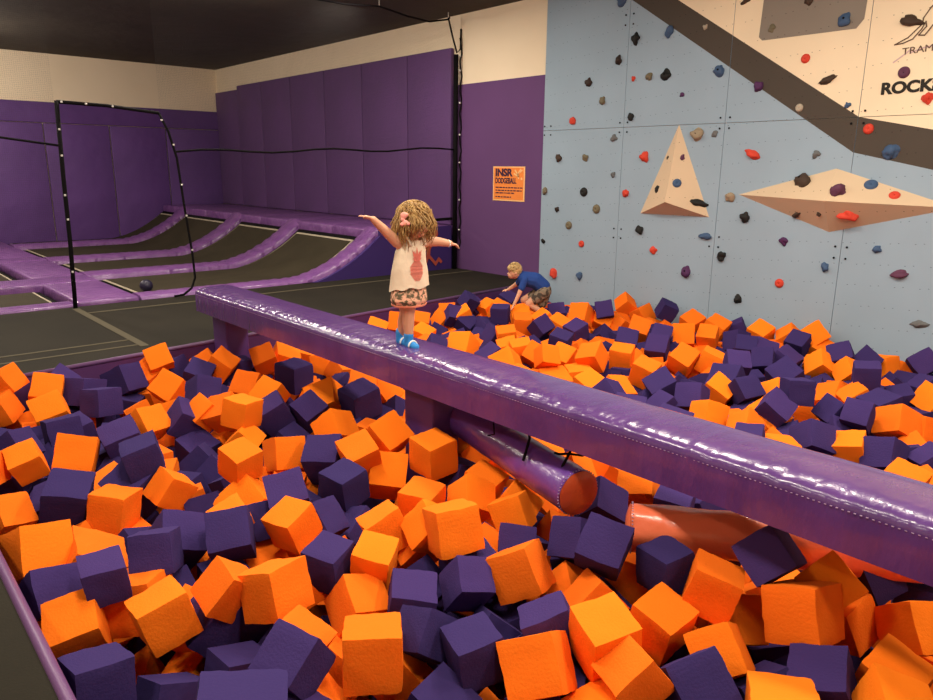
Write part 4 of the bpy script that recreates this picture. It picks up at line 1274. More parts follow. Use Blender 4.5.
CUBES = [('O', 0.826, 5.828, 0.023, -1.08, 0.13, -2.35, 0.176, "edge-up orange foam cube before beam, ninth nearest orange at the photo's left edge"),
('O', 0.754, 5.678, -0.13, -1.19, 0.19, -2.16, 0.182, "edge-up orange foam cube before beam, seventh nearest orange at the photo's left edge"),
('O', 1.065, 5.751, -0.083, -0.77, -0.22, 2.81, 0.199, "tilted orange foam cube before beam, eighth nearest orange at the photo's left edge"),
('O', 1.007, 5.365, -0.13, -0.64, 0.3, 2.95, 0.196, "tilted orange foam cube before beam, sixth nearest orange at the photo's left edge"),
('P', 1.295, 5.691, -0.113, -1.23, 0.11, 2.05, 0.196, 'edge-up purple foam cube before beam, ninth nearest purple straight below the doorway pole'),
('P', 1.18, 5.867, -0.062, -1.81, 0.86, 2.4, 0.175, "half-buried purple foam cube before beam, seventh nearest purple at the photo's left edge"),
('P', 1.619, 5.826, -0.117, -2.04, 0.1, 0.5, 0.209, 'edge-up purple foam cube before beam, tenth nearest purple straight below the doorway pole'),
('P', 1.33, 5.403, -0.124, -1.38, 0.15, 1.97, 0.191, 'level purple foam cube before beam, eighth nearest purple straight below the doorway pole'),
('P', 1.693, 5.967, -0.362, 1.09, 1.09, -1.9, 0.2, 'half-buried purple foam cube before beam, seventh nearest purple straight below the doorway pole'),
('P', 0.969, 4.916, -0.13, -1.74, -0.04, 0.01, 0.185, "level purple foam cube before beam, sixth nearest purple at the photo's left edge"),
('P', 1.079, 5.109, -0.224, 1.37, -0.17, 1.69, 0.193, 'half-buried purple foam cube before beam, fifth nearest purple straight below the doorway pole'),
('P', 1.209, 4.512, -0.129, -0.32, 0.31, 2.96, 0.201, 'tilted purple foam cube before beam, fourth nearest purple straight below the doorway pole'),
('P', 1.345, 5.582, -0.337, -0.04, 1.43, -1.69, 0.2, 'half-buried purple foam cube before beam, sixth nearest purple straight below the doorway pole'),
('P', 0.69, 4.782, -0.131, -2.23, 0.18, 0.7, 0.18, "edge-up purple foam cube before beam, fifth nearest purple at the photo's left edge"),
('O', 0.933, 4.459, -0.129, -1.05, -0.21, 2.72, 0.204, 'tilted orange foam cube before beam, fifth nearest orange straight below the doorway pole'),
('P', 1.106, 3.81, 0.015, -0.09, 0.24, 2.92, 0.175, 'level purple foam cube before beam, seventh nearest purple straight below the dodgeball'),
('P', 1.076, 3.85, -0.152, -0.25, 0.63, -2.95, 0.22, 'tilted purple foam cube before beam, fifth nearest purple straight below the dodgeball'),
('O', 0.994, 4.009, -0.203, -3.13, -0.43, 0.03, 0.186, 'edge-up orange foam cube before beam, fourth nearest orange straight below the doorway pole'),
('O', 0.889, 3.596, -0.129, -1.43, -0.11, 2.33, 0.174, 'level orange foam cube before beam, third nearest orange straight below the doorway pole'),
('P', 0.725, 3.942, -0.181, -0.41, 0.33, 2.7, 0.192, "tilted purple foam cube before beam, second nearest purple at the photo's left edge"),
('P', 0.724, 3.745, -0.076, -1.9, -0.24, 2.69, 0.19, 'tilted purple foam cube before beam, third nearest purple straight below the doorway pole'),
('O', 0.675, 4.412, -0.089, -2.0, 0.32, 2.98, 0.155, "tilted orange foam cube before beam, fifth nearest orange at the photo's left edge"),
('O', 0.484, 4.439, -0.102, -1.25, -0.14, -2.19, 0.16, "edge-up orange foam cube before beam, fourth nearest orange at the photo's left edge"),
('P', 0.617, 4.513, -0.2, -1.98, 0.03, 2.46, 0.15, "edge-up purple foam cube before beam, fourth nearest purple at the photo's left edge"),
('P', 0.687, 4.661, -0.357, -0.35, 1.19, -2.77, 0.2, "half-buried purple foam cube before beam, third nearest purple at the photo's left edge"),
('O', 0.476, 3.836, -0.132, -0.8, -0.21, -2.77, 0.163, "tilted orange foam cube before beam, third nearest orange at the photo's left edge"),
('P', 1.048, 3.843, -0.414, 1.46, 0.43, -2.67, 0.2, 'half-buried purple foam cube before beam, fourth nearest purple straight below the dodgeball'),
('O', 0.496, 3.277, -0.082, -2.1, 0.21, 0.16, 0.203, "tilted orange foam cube before beam, second nearest orange at the photo's left edge"),
('O', 0.661, 3.222, -0.202, -2.98, 0.57, -0.11, 0.229, 'edge-up orange foam cube before beam, second nearest orange straight below the doorway pole'),
('P', 0.632, 2.814, -0.043, -1.45, -0.05, -0.15, 0.15, 'level purple foam cube before beam, second nearest purple straight below the doorway pole'),
('P', 0.485, 3.009, -0.164, -2.3, 0.19, 0.11, 0.183, "edge-up purple foam cube before beam, nearest purple at the photo's left edge"),
('P', 0.87, 2.952, -0.082, 1.93, 0.08, 2.58, 0.168, 'edge-up purple foam cube before beam, second nearest purple straight below the dodgeball'),
('O', 0.482, 2.855, -0.28, -0.21, 0.19, 3.11, 0.178, "level orange foam cube before beam, nearest orange at the photo's left edge"),
('O', 0.509, 2.783, -0.198, -2.03, 0.2, 2.85, 0.185, 'tilted orange foam cube before beam, nearest orange straight below the doorway pole'),
('P', 0.464, 2.33, -0.147, -1.75, 0.13, 0.03, 0.178, 'level purple foam cube before beam, nearest purple straight below the doorway pole'),
('O', 0.75, 2.842, -0.211, -1.38, 0.14, 2.39, 0.201, 'level orange foam cube before beam, fifth nearest orange straight below the dodgeball'),
('O', 0.76, 2.561, -0.139, -1.64, -0.24, -0.02, 0.182, 'level orange foam cube before beam, fourth nearest orange straight below the dodgeball'),
('O', 1.107, 3.242, -0.341, 1.39, -0.24, 2.42, 0.2, 'half-buried orange foam cube before beam, sixth nearest orange straight below the dodgeball'),
('O', 0.981, 2.496, -0.09, -2.87, -0.83, -0.21, 0.161, "edge-up orange foam cube before beam, nearest orange straight below the beam's far post"),
('O', 1.115, 2.354, -0.075, -1.45, 0.35, 1.9, 0.184, 'edge-up orange foam cube before beam, third nearest orange midway between far post and girl'),
('O', 1.492, 3.162, -0.295, -2.19, 0.44, 2.31, 0.218, 'tilted orange foam cube before beam, fifth nearest orange midway between far post and girl'),
('O', 1.44, 2.821, -0.094, -1.95, 0.03, 1.84, 0.168, 'edge-up orange foam cube before beam, sixth nearest orange midway between far post and girl'),
('O', 1.325, 2.518, -0.205, -0.85, -0.11, -2.53, 0.182, 'edge-up orange foam cube before beam, fourth nearest orange midway between far post and girl'),
('P', 1.382, 2.409, -0.084, -0.08, 0.11, -2.69, 0.158, 'level purple foam cube before beam, third nearest purple midway between far post and girl'),
('O', 1.053, 2.089, -0.153, -0.55, -0.2, -2.48, 0.175, 'tilted orange foam cube before beam, second nearest orange midway between far post and girl'),
('P', 0.929, 1.867, -0.025, -0.58, -0.09, 1.94, 0.164, 'edge-up purple foam cube before beam, second nearest purple midway between far post and girl'),
('O', 1.207, 1.833, -0.107, -1.71, 0.02, -0.6, 0.191, "level orange foam cube before beam, second nearest orange straight below the girl's raised hand"),
('P', 0.887, 1.775, -0.181, -0.42, -0.33, -2.35, 0.161, 'tilted purple foam cube before beam, nearest purple midway between far post and girl'),
('O', 0.98, 1.868, -0.238, -0.73, -0.33, -2.44, 0.177, 'tilted orange foam cube before beam, nearest orange midway between far post and girl'),
('P', 1.367, 2.366, -0.474, -0.39, 0.6, -2.43, 0.2, "half-buried purple foam cube before beam, nearest purple straight below the girl's raised hand"),
('O', 1.247, 2.133, -0.388, -1.06, 0.92, 2.72, 0.2, "half-buried orange foam cube before beam, nearest orange straight below the girl's raised hand"),
('O', 1.366, 1.89, -0.288, -1.71, 0.6, 2.28, 0.184, 'edge-up orange foam cube before beam, nearest orange straight below the girl'),
('O', 1.527, 2.287, -0.074, -1.85, -0.19, 2.27, 0.155, "edge-up orange foam cube before beam, fourth nearest orange straight below the girl's raised hand"),
('O', 1.882, 2.452, -0.2, -2.22, 0.78, 2.35, 0.159, 'tilted orange foam cube before beam, second nearest orange straight below the girl'),
('O', 1.397, 2.215, -0.194, -2.81, -0.47, 1.33, 0.176, "tilted orange foam cube before beam, third nearest orange straight below the girl's raised hand"),
('P', 1.549, 2.067, -0.173, -0.15, -0.16, 2.51, 0.174, 'level purple foam cube before beam, second nearest purple straight below the girl'),
('P', 1.429, 1.827, -0.134, -1.1, 0.75, -2.7, 0.155, 'tilted purple foam cube before beam, nearest purple straight below the girl'),
('P', 0.994, 2.554, -0.253, -1.66, 0.8, 2.85, 0.232, "edge-up purple foam cube before beam, second nearest purple straight below the beam's far post"),
('O', 0.868, 2.613, -0.513, -1.19, 0.26, -2.52, 0.186, 'tilted orange foam cube before beam, second nearest orange straight below the dodgeball'),
('O', 0.785, 2.896, -0.639, 0.73, 0.16, -2.12, 0.2, 'half-buried orange foam cube before beam, third nearest orange straight below the dodgeball'),
('O', 0.662, 2.694, -0.581, -0.1, -0.33, -2.95, 0.151, 'edge-up orange foam cube before beam, nearest orange straight below the dodgeball'),
('P', 0.767, 2.59, -0.607, 0.19, -0.02, -3.01, 0.15, 'level purple foam cube before beam, nearest purple straight below the dodgeball'),
('P', 0.663, 1.681, -0.018, 0.11, -0.17, 2.69, 0.232, "level purple foam cube before beam, nearest purple straight below the beam's far post"),
('P', 1.92, 2.145, -0.202, -0.08, 0.05, 2.77, 0.198, 'level purple foam cube before beam, fourth nearest purple straight below the poster'),
('P', 1.782, 1.999, -0.152, -2.76, -0.51, 1.05, 0.155, 'tilted purple foam cube before beam, third nearest purple straight below the girl'),
('P', 1.504, 1.644, -0.142, 3.03, -0.02, 1.26, 0.168, 'level purple foam cube before beam, second nearest purple straight below the poster'),
('O', 2.001, 1.908, -0.138, -1.32, 0.47, 2.12, 0.192, 'tilted orange foam cube before beam, nearest orange straight below the poster'),
('P', 1.813, 1.559, -0.147, 2.74, 0.12, 0.87, 0.18, 'edge-up purple foam cube before beam, second nearest purple straight below the boy'),
('P', 1.834, 1.646, -0.32, -0.8, 0.09, 3.06, 0.194, 'edge-up purple foam cube before beam, nearest purple straight below the boy'),
('P', 2.36, 1.915, -0.235, -1.76, 0.19, 1.98, 0.15, 'level purple foam cube before beam, third nearest purple straight below the boy'),
('O', 1.62, 1.449, -0.142, -0.96, 0.4, 2.19, 0.191, 'tilted orange foam cube before beam, nearest orange straight below the boy'),
('P', 1.74, 1.866, -0.504, -1.7, 0.71, 2.26, 0.15, 'edge-up purple foam cube before beam, nearest purple straight below the poster'),
('P', 2.156, 2.082, -0.155, -2.31, 0.07, -0.84, 0.157, 'edge-up purple foam cube before beam, fifth nearest purple straight below the poster'),
('P', 1.983, 1.948, -0.401, 1.31, -1.2, 2.93, 0.2, 'half-buried purple foam cube before beam, third nearest purple straight below the poster'),
('O', 1.793, 1.185, -0.116, 2.52, 0.0, 1.21, 0.161, 'edge-up orange foam cube before beam, second nearest orange left below the triangular volume'),
('O', 1.7, 1.221, -0.261, 0.27, 0.27, 2.82, 0.177, 'tilted orange foam cube before beam, nearest orange left below the triangular volume'),
('O', 2.187, 1.34, -0.17, 2.96, -0.3, 1.6, 0.176, 'edge-up orange foam cube before beam, fourth nearest orange left below the triangular volume'),
('P', 2.313, 1.862, -0.082, -1.06, 0.34, 1.57, 0.173, 'tilted purple foam cube before beam, fourth nearest purple straight below the boy'),
('P', 2.207, 1.64, 0.016, -0.78, -0.19, 2.02, 0.179, 'edge-up purple foam cube before beam, second nearest purple left below the triangular volume'),
('P', 2.783, 2.098, -0.152, -0.68, 0.57, -2.55, 0.184, 'tilted purple foam cube beyond beam, second purple back left below the triangular volume'),
('P', 3.076, 2.259, -0.352, 0.48, 1.22, 2.88, 0.2, 'half-buried purple foam cube beyond beam, first purple back left below the triangular volume'),
('P', 3.344, 2.199, -0.341, 1.29, 0.42, 2.41, 0.2, 'half-buried purple foam cube beyond beam, third purple back left below the triangular volume'),
('O', 3.093, 2.094, -0.143, -0.63, 0.17, 2.01, 0.182, 'edge-up orange foam cube beyond beam, first orange back left below the triangular volume'),
('P', 3.052, 1.849, -0.159, -0.16, -0.04, 1.93, 0.17, 'level purple foam cube beyond beam, second purple back straight below the triangular volume'),
('P', 3.311, 1.848, -0.232, 0.36, 0.42, -3.07, 0.194, 'half-buried purple foam cube beyond beam, third purple back straight below the triangular volume'),
('O', 3.059, 2.519, -0.17, -0.87, -0.25, 3.11, 0.161, 'tilted orange foam cube beyond beam, first orange back straight below the boy'),
('O', 2.522, 1.746, -0.259, -0.1, -0.34, 2.46, 0.197, 'half-buried orange foam cube before beam, fifth nearest orange left below the triangular volume'),
('P', 2.356, 1.443, -0.043, 3.07, 0.02, 1.41, 0.16, 'level purple foam cube before beam, nearest purple left below the triangular volume'),
('O', 2.096, 1.589, -0.167, -0.74, 0.21, 1.03, 0.159, 'tilted orange foam cube before beam, second nearest orange straight below the boy'),
('O', 1.846, 1.347, -0.079, 3.02, -0.2, 1.22, 0.186, 'level orange foam cube before beam, third nearest orange left below the triangular volume'),
('O', 2.443, 1.37, -0.186, -0.98, -0.16, 1.71, 0.164, 'edge-up orange foam cube before beam, second nearest orange straight below the triangular volume'),
('O', 2.374, 1.246, -0.051, 0.04, -0.25, 2.02, 0.176, 'level orange foam cube before beam, third nearest orange straight below the triangular volume'),
('O', 2.617, 1.279, -0.312, -0.92, -0.18, 2.6, 0.195, 'edge-up orange foam cube beyond beam, first orange back straight below the triangular volume'),
('O', 2.203, 1.103, -0.18, -0.91, 0.51, 2.16, 0.171, 'tilted orange foam cube before beam, nearest orange straight below the triangular volume'),
('P', 1.98, 1.06, -0.178, -0.76, 0.27, 2.71, 0.184, 'tilted purple foam cube before beam, nearest purple straight below the triangular volume'),
('P', 2.557, 1.123, 0.075, -1.04, 0.76, 2.06, 0.169, "tilted purple foam cube before beam, nearest purple below the diamond volume's tip"),
('O', 2.513, 0.955, -0.07, -1.32, 0.34, 1.58, 0.2, "tilted orange foam cube before beam, nearest orange below the diamond volume's middle"),
('O', 2.695, 0.939, -0.024, -0.85, 0.7, 2.44, 0.172, "tilted orange foam cube beyond beam, second orange back below the diamond volume's middle"),
('P', 3.003, 1.059, -0.1, -1.17, 0.28, 2.68, 0.149, "tilted purple foam cube beyond beam, first purple back below the diamond volume's middle"),
('O', 3.421, 1.069, -0.276, 0.88, 0.89, 2.06, 0.199, "half-buried orange foam cube beyond beam, third orange back below the diamond volume's middle"),
('P', 3.001, 0.892, -0.089, -1.14, 0.3, 2.69, 0.149, "tilted purple foam cube beyond beam, second purple back at the photo's right edge"),
('P', 3.157, 0.767, -0.183, -0.01, -0.13, 1.84, 0.15, "level purple foam cube beyond beam, first purple back at the photo's right edge"),
('O', 2.829, 0.915, -0.22, -1.25, 0.25, 3.0, 0.172, "tilted orange foam cube beyond beam, first orange back below the diamond volume's middle"),
('O', 2.902, 0.691, -0.181, -1.35, 0.66, 1.22, 0.181, "edge-up orange foam cube beyond beam, first orange back at the photo's right edge"),
('O', 2.548, 0.647, -0.194, -0.3, 0.26, 3.01, 0.171, "tilted orange foam cube before beam, second nearest orange at the photo's right edge"),
('O', 2.345, 0.579, -0.167, -0.31, 0.07, -2.59, 0.172, "edge-up orange foam cube before beam, nearest orange at the photo's right edge"),
('P', 2.35, 0.801, -0.205, -0.34, 0.27, 1.92, 0.182, "tilted purple foam cube before beam, nearest purple below the diamond volume's middle"),
('O', 2.05, 0.799, -0.179, 0.19, 0.07, 2.11, 0.202, "level orange foam cube before beam, nearest orange below the diamond volume's tip"),
('P', 2.77, 1.16, -0.526, -1.26, 0.17, 2.47, 0.2, "half-buried purple foam cube beyond beam, first purple back below the diamond volume's tip"),
('P', 2.933, 1.514, -0.212, -0.3, -1.08, -2.45, 0.191, 'half-buried purple foam cube beyond beam, first purple back straight below the triangular volume'),
('O', 1.919, 5.913, -0.014, -0.95, 0.27, 2.93, 0.179, 'tilted orange foam cube before beam, fourteenth nearest orange straight below the dodgeball'),
('P', 2.057, 5.992, -0.152, -1.19, 0.24, -2.75, 0.185, 'half-buried purple foam cube before beam, eleventh nearest purple straight below the dodgeball'),
('O', 1.841, 5.965, -0.144, -0.49, -0.41, 2.16, 0.184, 'half-buried orange foam cube before beam, thirteenth nearest orange straight below the dodgeball'),
('O', 1.819, 5.442, -0.13, -0.56, 0.76, -2.97, 0.195, 'tilted orange foam cube before beam, twelfth nearest orange straight below the dodgeball'),
('P', 2.106, 5.612, -0.122, -0.44, 0.42, -2.35, 0.194, 'tilted purple foam cube before beam, tenth nearest purple straight below the dodgeball'),
('P', 1.802, 4.726, 0.02, -2.08, 0.35, 0.01, 0.169, "tilted purple foam cube before beam, seventh nearest purple straight below the beam's far post"),
('O', 2.32, 5.657, -0.08, -2.89, 0.64, -0.69, 0.192, "edge-up orange foam cube before beam, twelfth nearest orange straight below the beam's far post"),
('O', 2.357, 6.042, -0.175, 0.67, 0.57, -1.59, 0.187, "half-buried orange foam cube before beam, eleventh nearest orange straight below the beam's far post"),
('P', 2.514, 5.781, -0.173, -0.03, 0.05, -1.72, 0.187, "half-buried purple foam cube before beam, ninth nearest purple straight below the beam's far post"),
('P', 2.354, 5.736, -0.239, 0.7, -0.64, 2.86, 0.194, "half-buried purple foam cube before beam, eighth nearest purple straight below the beam's far post"),
('O', 2.709, 5.668, -0.094, -0.62, 0.33, 2.78, 0.187, "tilted orange foam cube beyond beam, first orange back straight below the beam's far post"),
('O', 2.917, 5.721, -0.147, -2.79, 0.38, -0.28, 0.21, 'tilted orange foam cube beyond beam, third orange back midway between far post and girl'),
('P', 2.963, 6.096, -0.35, -0.71, -0.24, -1.78, 0.2, 'half-buried purple foam cube beyond beam, second purple back midway between far post and girl'),
('O', 2.879, 5.887, -0.322, -0.95, 0.53, -2.59, 0.2, 'half-buried orange foam cube beyond beam, first orange back midway between far post and girl'),
('O', 2.288, 5.097, -0.13, -0.13, 0.8, -2.61, 0.186, "edge-up orange foam cube before beam, tenth nearest orange straight below the beam's far post"),
('O', 2.246, 4.644, -0.069, -0.3, 0.72, -3.01, 0.171, 'tilted orange foam cube before beam, eleventh nearest orange midway between far post and girl'),
('P', 2.316, 4.752, -0.191, -0.97, 0.29, -2.76, 0.182, 'tilted purple foam cube before beam, ninth nearest purple midway between far post and girl'),
('P', 2.152, 4.406, -0.13, -1.82, 0.54, 2.77, 0.194, 'tilted purple foam cube before beam, seventh nearest purple midway between far post and girl'),
('P', 1.63, 4.622, -0.112, -2.18, 0.89, 2.38, 0.179, 'tilted purple foam cube before beam, ninth nearest purple straight below the dodgeball'),
('P', 1.926, 4.756, -0.294, 1.0, -0.67, -2.19, 0.2, "half-buried purple foam cube before beam, sixth nearest purple straight below the beam's far post"),
('O', 1.878, 4.293, -0.028, -3.05, -0.14, 2.03, 0.178, "level orange foam cube before beam, ninth nearest orange straight below the beam's far post"),
('O', 1.834, 4.468, -0.073, 0.4, 0.62, -2.37, 0.183, "tilted orange foam cube before beam, seventh nearest orange straight below the beam's far post"),
('O', 1.741, 4.574, -0.076, -0.41, 0.74, 2.97, 0.158, "tilted orange foam cube before beam, eighth nearest orange straight below the beam's far post"),
('O', 1.666, 4.834, -0.134, -1.02, 0.38, 2.41, 0.161, 'tilted orange foam cube before beam, eleventh nearest orange straight below the dodgeball'),
('O', 1.413, 4.685, -0.114, -0.81, -0.06, -2.8, 0.18, 'edge-up orange foam cube before beam, tenth nearest orange straight below the dodgeball'),
('O', 1.85, 4.218, -0.194, -0.83, 0.17, -2.4, 0.157, "edge-up orange foam cube before beam, sixth nearest orange straight below the beam's far post"),
('P', 2.71, 5.153, -0.128, 3.11, -0.07, 1.86, 0.212, 'level purple foam cube beyond beam, first purple back midway between far post and girl'),
('P', 2.715, 4.203, -0.106, -1.4, -0.23, -0.04, 0.217, "edge-up purple foam cube beyond beam, second purple back straight below the girl's raised hand"),
('O', 2.352, 3.358, -0.043, -0.72, 0.27, -3.07, 0.192, "tilted orange foam cube before beam, ninth nearest orange straight below the girl's raised hand"),
('O', 2.307, 3.863, -0.13, -1.14, 0.69, 2.1, 0.191, "tilted orange foam cube before beam, tenth nearest orange straight below the girl's raised hand"),
('O', 2.082, 3.248, -0.054, -0.44, 0.32, 2.89, 0.178, "tilted orange foam cube before beam, eighth nearest orange straight below the girl's raised hand"),
('O', 2.414, 3.0, -0.057, 3.06, -0.08, 1.55, 0.194, 'level orange foam cube before beam, sixth nearest orange straight below the girl'),
('P', 1.519, 3.016, -0.045, -0.62, 0.21, 2.78, 0.178, 'tilted purple foam cube before beam, fifth nearest purple midway between far post and girl'),
('O', 2.088, 2.686, -0.139, -0.09, 0.11, -2.7, 0.176, 'level orange foam cube before beam, fifth nearest orange straight below the girl'),
('O', 1.861, 3.706, -0.13, -1.94, 0.15, -0.08, 0.184, 'edge-up orange foam cube before beam, eighth nearest orange midway between far post and girl'),
('O', 2.347, 4.373, -0.323, 1.22, 0.2, 3.05, 0.2, 'half-buried orange foam cube before beam, ninth nearest orange midway between far post and girl'),
('P', 2.353, 4.278, -0.126, 2.64, -0.54, 1.86, 0.184, 'tilted purple foam cube before beam, eighth nearest purple midway between far post and girl'),
('O', 2.591, 4.452, -0.141, -0.75, 0.47, 2.33, 0.223, 'tilted orange foam cube before beam, tenth nearest orange midway between far post and girl'),
('O', 3.233, 5.541, -0.2, 2.55, 1.16, -1.71, 0.19, 'half-buried orange foam cube beyond beam, second orange back midway between far post and girl'),
('O', 3.217, 5.258, -0.2, 1.08, -0.19, -3.08, 0.19, "half-buried orange foam cube beyond beam, fourth orange back straight below the girl's raised hand"),
('O', 3.262, 5.833, -0.2, 1.22, -0.17, 2.2, 0.19, 'half-buried orange foam cube beyond beam, fourth orange back midway between far post and girl'),
('O', 2.862, 4.39, -0.087, -0.28, -0.1, 2.49, 0.201, "edge-up orange foam cube beyond beam, third orange back straight below the girl's raised hand"),
('P', 2.78, 4.584, -0.227, 0.78, 0.28, 1.97, 0.193, "half-buried purple foam cube beyond beam, first purple back straight below the girl's raised hand"),
('O', 3.062, 4.418, -0.17, -0.91, 0.23, -2.9, 0.188, "tilted orange foam cube beyond beam, second orange back straight below the girl's raised hand"),
('O', 3.254, 4.488, -0.345, 1.63, -0.58, 2.01, 0.2, "half-buried orange foam cube beyond beam, first orange back straight below the girl's raised hand"),
('P', 2.002, 3.471, -0.126, -1.08, -0.1, -0.82, 0.199, 'edge-up purple foam cube before beam, sixth nearest purple midway between far post and girl'),
('O', 2.228, 3.197, -0.201, 2.35, -0.17, 2.57, 0.204, "edge-up orange foam cube before beam, seventh nearest orange straight below the girl's raised hand"),
('P', 1.887, 3.093, -0.123, 2.97, -0.07, 1.77, 0.178, "level purple foam cube before beam, third nearest purple straight below the girl's raised hand"),
('O', 1.985, 3.598, -0.369, 0.5, 0.68, -2.65, 0.2, 'half-buried orange foam cube before beam, seventh nearest orange midway between far post and girl'),
('P', 1.604, 2.872, -0.166, -0.85, -0.21, -2.71, 0.177, 'tilted purple foam cube before beam, fourth nearest purple midway between far post and girl'),
('P', 1.844, 2.934, -0.33, -0.89, -0.97, 2.78, 0.2, "half-buried purple foam cube before beam, second nearest purple straight below the girl's raised hand"),
('O', 1.767, 2.548, -0.118, 2.73, 0.14, 1.25, 0.172, "edge-up orange foam cube before beam, sixth nearest orange straight below the girl's raised hand"),
('O', 1.878, 2.372, -0.077, -0.65, 0.84, 2.4, 0.16, 'tilted orange foam cube before beam, fourth nearest orange straight below the girl'),
('O', 1.836, 2.62, -0.286, 3.14, -0.12, -0.15, 0.185, "level orange foam cube before beam, fifth nearest orange straight below the girl's raised hand"),
('O', 2.292, 2.543, -0.135, -0.89, 0.7, 1.72, 0.173, 'tilted orange foam cube before beam, fourth nearest orange straight below the poster'),
('O', 2.812, 3.168, -0.2, -1.49, 0.41, -3.14, 0.19, 'half-buried orange foam cube beyond beam, first orange back straight below the girl'),
('O', 2.467, 2.647, -0.145, -0.32, 0.04, -2.86, 0.174, 'edge-up orange foam cube before beam, fifth nearest orange straight below the poster'),
('O', 2.326, 2.28, -0.117, -1.35, 0.43, 2.17, 0.159, 'tilted orange foam cube before beam, second nearest orange straight below the poster'),
('O', 2.447, 2.389, -0.183, -0.59, 0.07, -2.68, 0.186, 'edge-up orange foam cube before beam, third nearest orange straight below the poster'),
('O', 1.873, 2.196, -0.008, -1.26, 0.08, 2.82, 0.19, 'edge-up orange foam cube before beam, third nearest orange straight below the girl'),
('P', 2.584, 3.002, -0.247, -1.55, -0.32, -3.08, 0.195, 'half-buried purple foam cube before beam, fourth nearest purple straight below the girl'),
('O', 2.89, 2.619, -0.111, 0.05, -0.42, 2.44, 0.206, 'edge-up orange foam cube beyond beam, second orange back straight below the boy'),
('P', 1.648, 4.484, -0.307, 2.99, -0.35, 1.79, 0.204, 'edge-up purple foam cube before beam, eighth nearest purple straight below the dodgeball'),
('O', 1.576, 4.891, -0.36, 0.41, -0.95, -2.43, 0.2, 'half-buried orange foam cube before beam, ninth nearest orange straight below the dodgeball'),
('P', 1.524, 4.67, -0.444, -0.25, 0.48, -1.62, 0.2, 'half-buried purple foam cube before beam, sixth nearest purple straight below the dodgeball'),
('O', 1.174, 3.636, -0.13, -0.25, 0.93, 3.03, 0.159, 'edge-up orange foam cube before beam, eighth nearest orange straight below the dodgeball'),
('O', 1.461, 4.402, -0.551, -1.6, 0.25, 2.1, 0.215, 'level orange foam cube before beam, seventh nearest orange straight below the dodgeball'),
('O', 1.509, 3.517, -0.026, 2.99, -0.3, 1.82, 0.163, "edge-up orange foam cube before beam, fourth nearest orange straight below the beam's far post"),
('O', 1.866, 4.508, -0.294, 0.73, -1.06, 2.68, 0.2, "half-buried orange foam cube before beam, fifth nearest orange straight below the beam's far post"),
('O', 1.497, 3.417, -0.24, -0.52, 0.7, 2.87, 0.219, "tilted orange foam cube before beam, third nearest orange straight below the beam's far post"),
('O', 1.268, 3.082, -0.124, -0.07, 0.41, 2.96, 0.16, "edge-up orange foam cube before beam, second nearest orange straight below the beam's far post"),
('P', 1.177, 2.905, -0.093, -2.37, -0.11, -0.47, 0.18, "edge-up purple foam cube before beam, third nearest purple straight below the beam's far post"),
('P', 1.009, 3.117, -0.151, -2.51, 0.37, -0.06, 0.193, 'tilted purple foam cube before beam, third nearest purple straight below the dodgeball'),
('P', 1.42, 3.053, -0.154, -2.08, -0.03, -0.2, 0.172, "edge-up purple foam cube before beam, fourth nearest purple straight below the beam's far post"),
('P', 1.716, 4.451, -0.553, -2.23, 1.13, 1.66, 0.2, "half-buried purple foam cube before beam, fifth nearest purple straight below the beam's far post"),
('O', 4.156, 6.109, -0.129, -0.37, 0.4, -2.41, 0.198, "tilted orange foam cube beyond beam, fifth orange back straight below the girl's raised hand"),
('O', 4.503, 6.193, -0.104, -1.04, -0.09, 2.51, 0.2, "edge-up orange foam cube beyond beam, sixth orange back straight below the girl's raised hand"),
('O', 4.785, 6.175, -0.131, -0.46, -0.18, 2.45, 0.183, 'edge-up orange foam cube beyond beam, seventh orange back straight below the girl'),
('O', 5.166, 6.24, -0.168, -0.96, 0.9, 2.06, 0.189, 'tilted orange foam cube beyond beam, eighth orange back straight below the girl'),
('O', 5.365, 6.403, -0.133, -1.49, -0.7, -2.31, 0.183, 'half-buried orange foam cube beyond beam, tenth orange back straight below the girl'),
('O', 5.288, 6.028, -0.096, -0.27, 0.49, 2.56, 0.183, 'tilted orange foam cube beyond beam, ninth orange back straight below the girl'),
('P', 5.674, 6.385, -0.023, 1.12, 0.49, -1.85, 0.17, 'half-buried purple foam cube beyond beam, eighth purple back straight below the poster'),
('P', 5.871, 6.468, -0.149, 0.98, 0.4, 3.14, 0.184, 'half-buried purple foam cube beyond beam, seventh purple back straight below the poster'),
('O', 5.872, 6.262, -0.111, -0.12, 0.52, 3.06, 0.175, 'edge-up orange foam cube beyond beam, tenth orange back straight below the poster'),
('P', 5.265, 5.958, -0.174, -0.63, 0.43, -2.98, 0.187, 'tilted purple foam cube beyond beam, second purple back straight below the girl'),
('P', 5.198, 6.093, -0.091, -2.78, 0.75, 1.4, 0.177, 'tilted purple foam cube beyond beam, third purple back straight below the girl'),
('P', 5.362, 5.761, -0.198, -1.02, 0.94, 1.95, 0.18, 'tilted purple foam cube beyond beam, fourth purple back straight below the poster'),
('O', 5.875, 6.335, -0.259, -0.81, 0.49, -2.69, 0.197, 'half-buried orange foam cube beyond beam, seventh orange back straight below the poster'),
('O', 4.373, 4.998, -0.123, -0.82, 0.13, 1.96, 0.223, 'edge-up orange foam cube beyond beam, third orange back straight below the girl'),
('O', 4.405, 5.645, -0.131, -0.37, 0.25, -2.83, 0.183, 'tilted orange foam cube beyond beam, fifth orange back straight below the girl'),
('O', 4.209, 5.332, -0.15, -0.18, 0.26, -2.98, 0.168, 'edge-up orange foam cube beyond beam, fourth orange back straight below the girl'),
('O', 5.25, 6.372, -0.362, -1.94, 0.67, 1.77, 0.2, 'half-buried orange foam cube beyond beam, sixth orange back straight below the girl'),
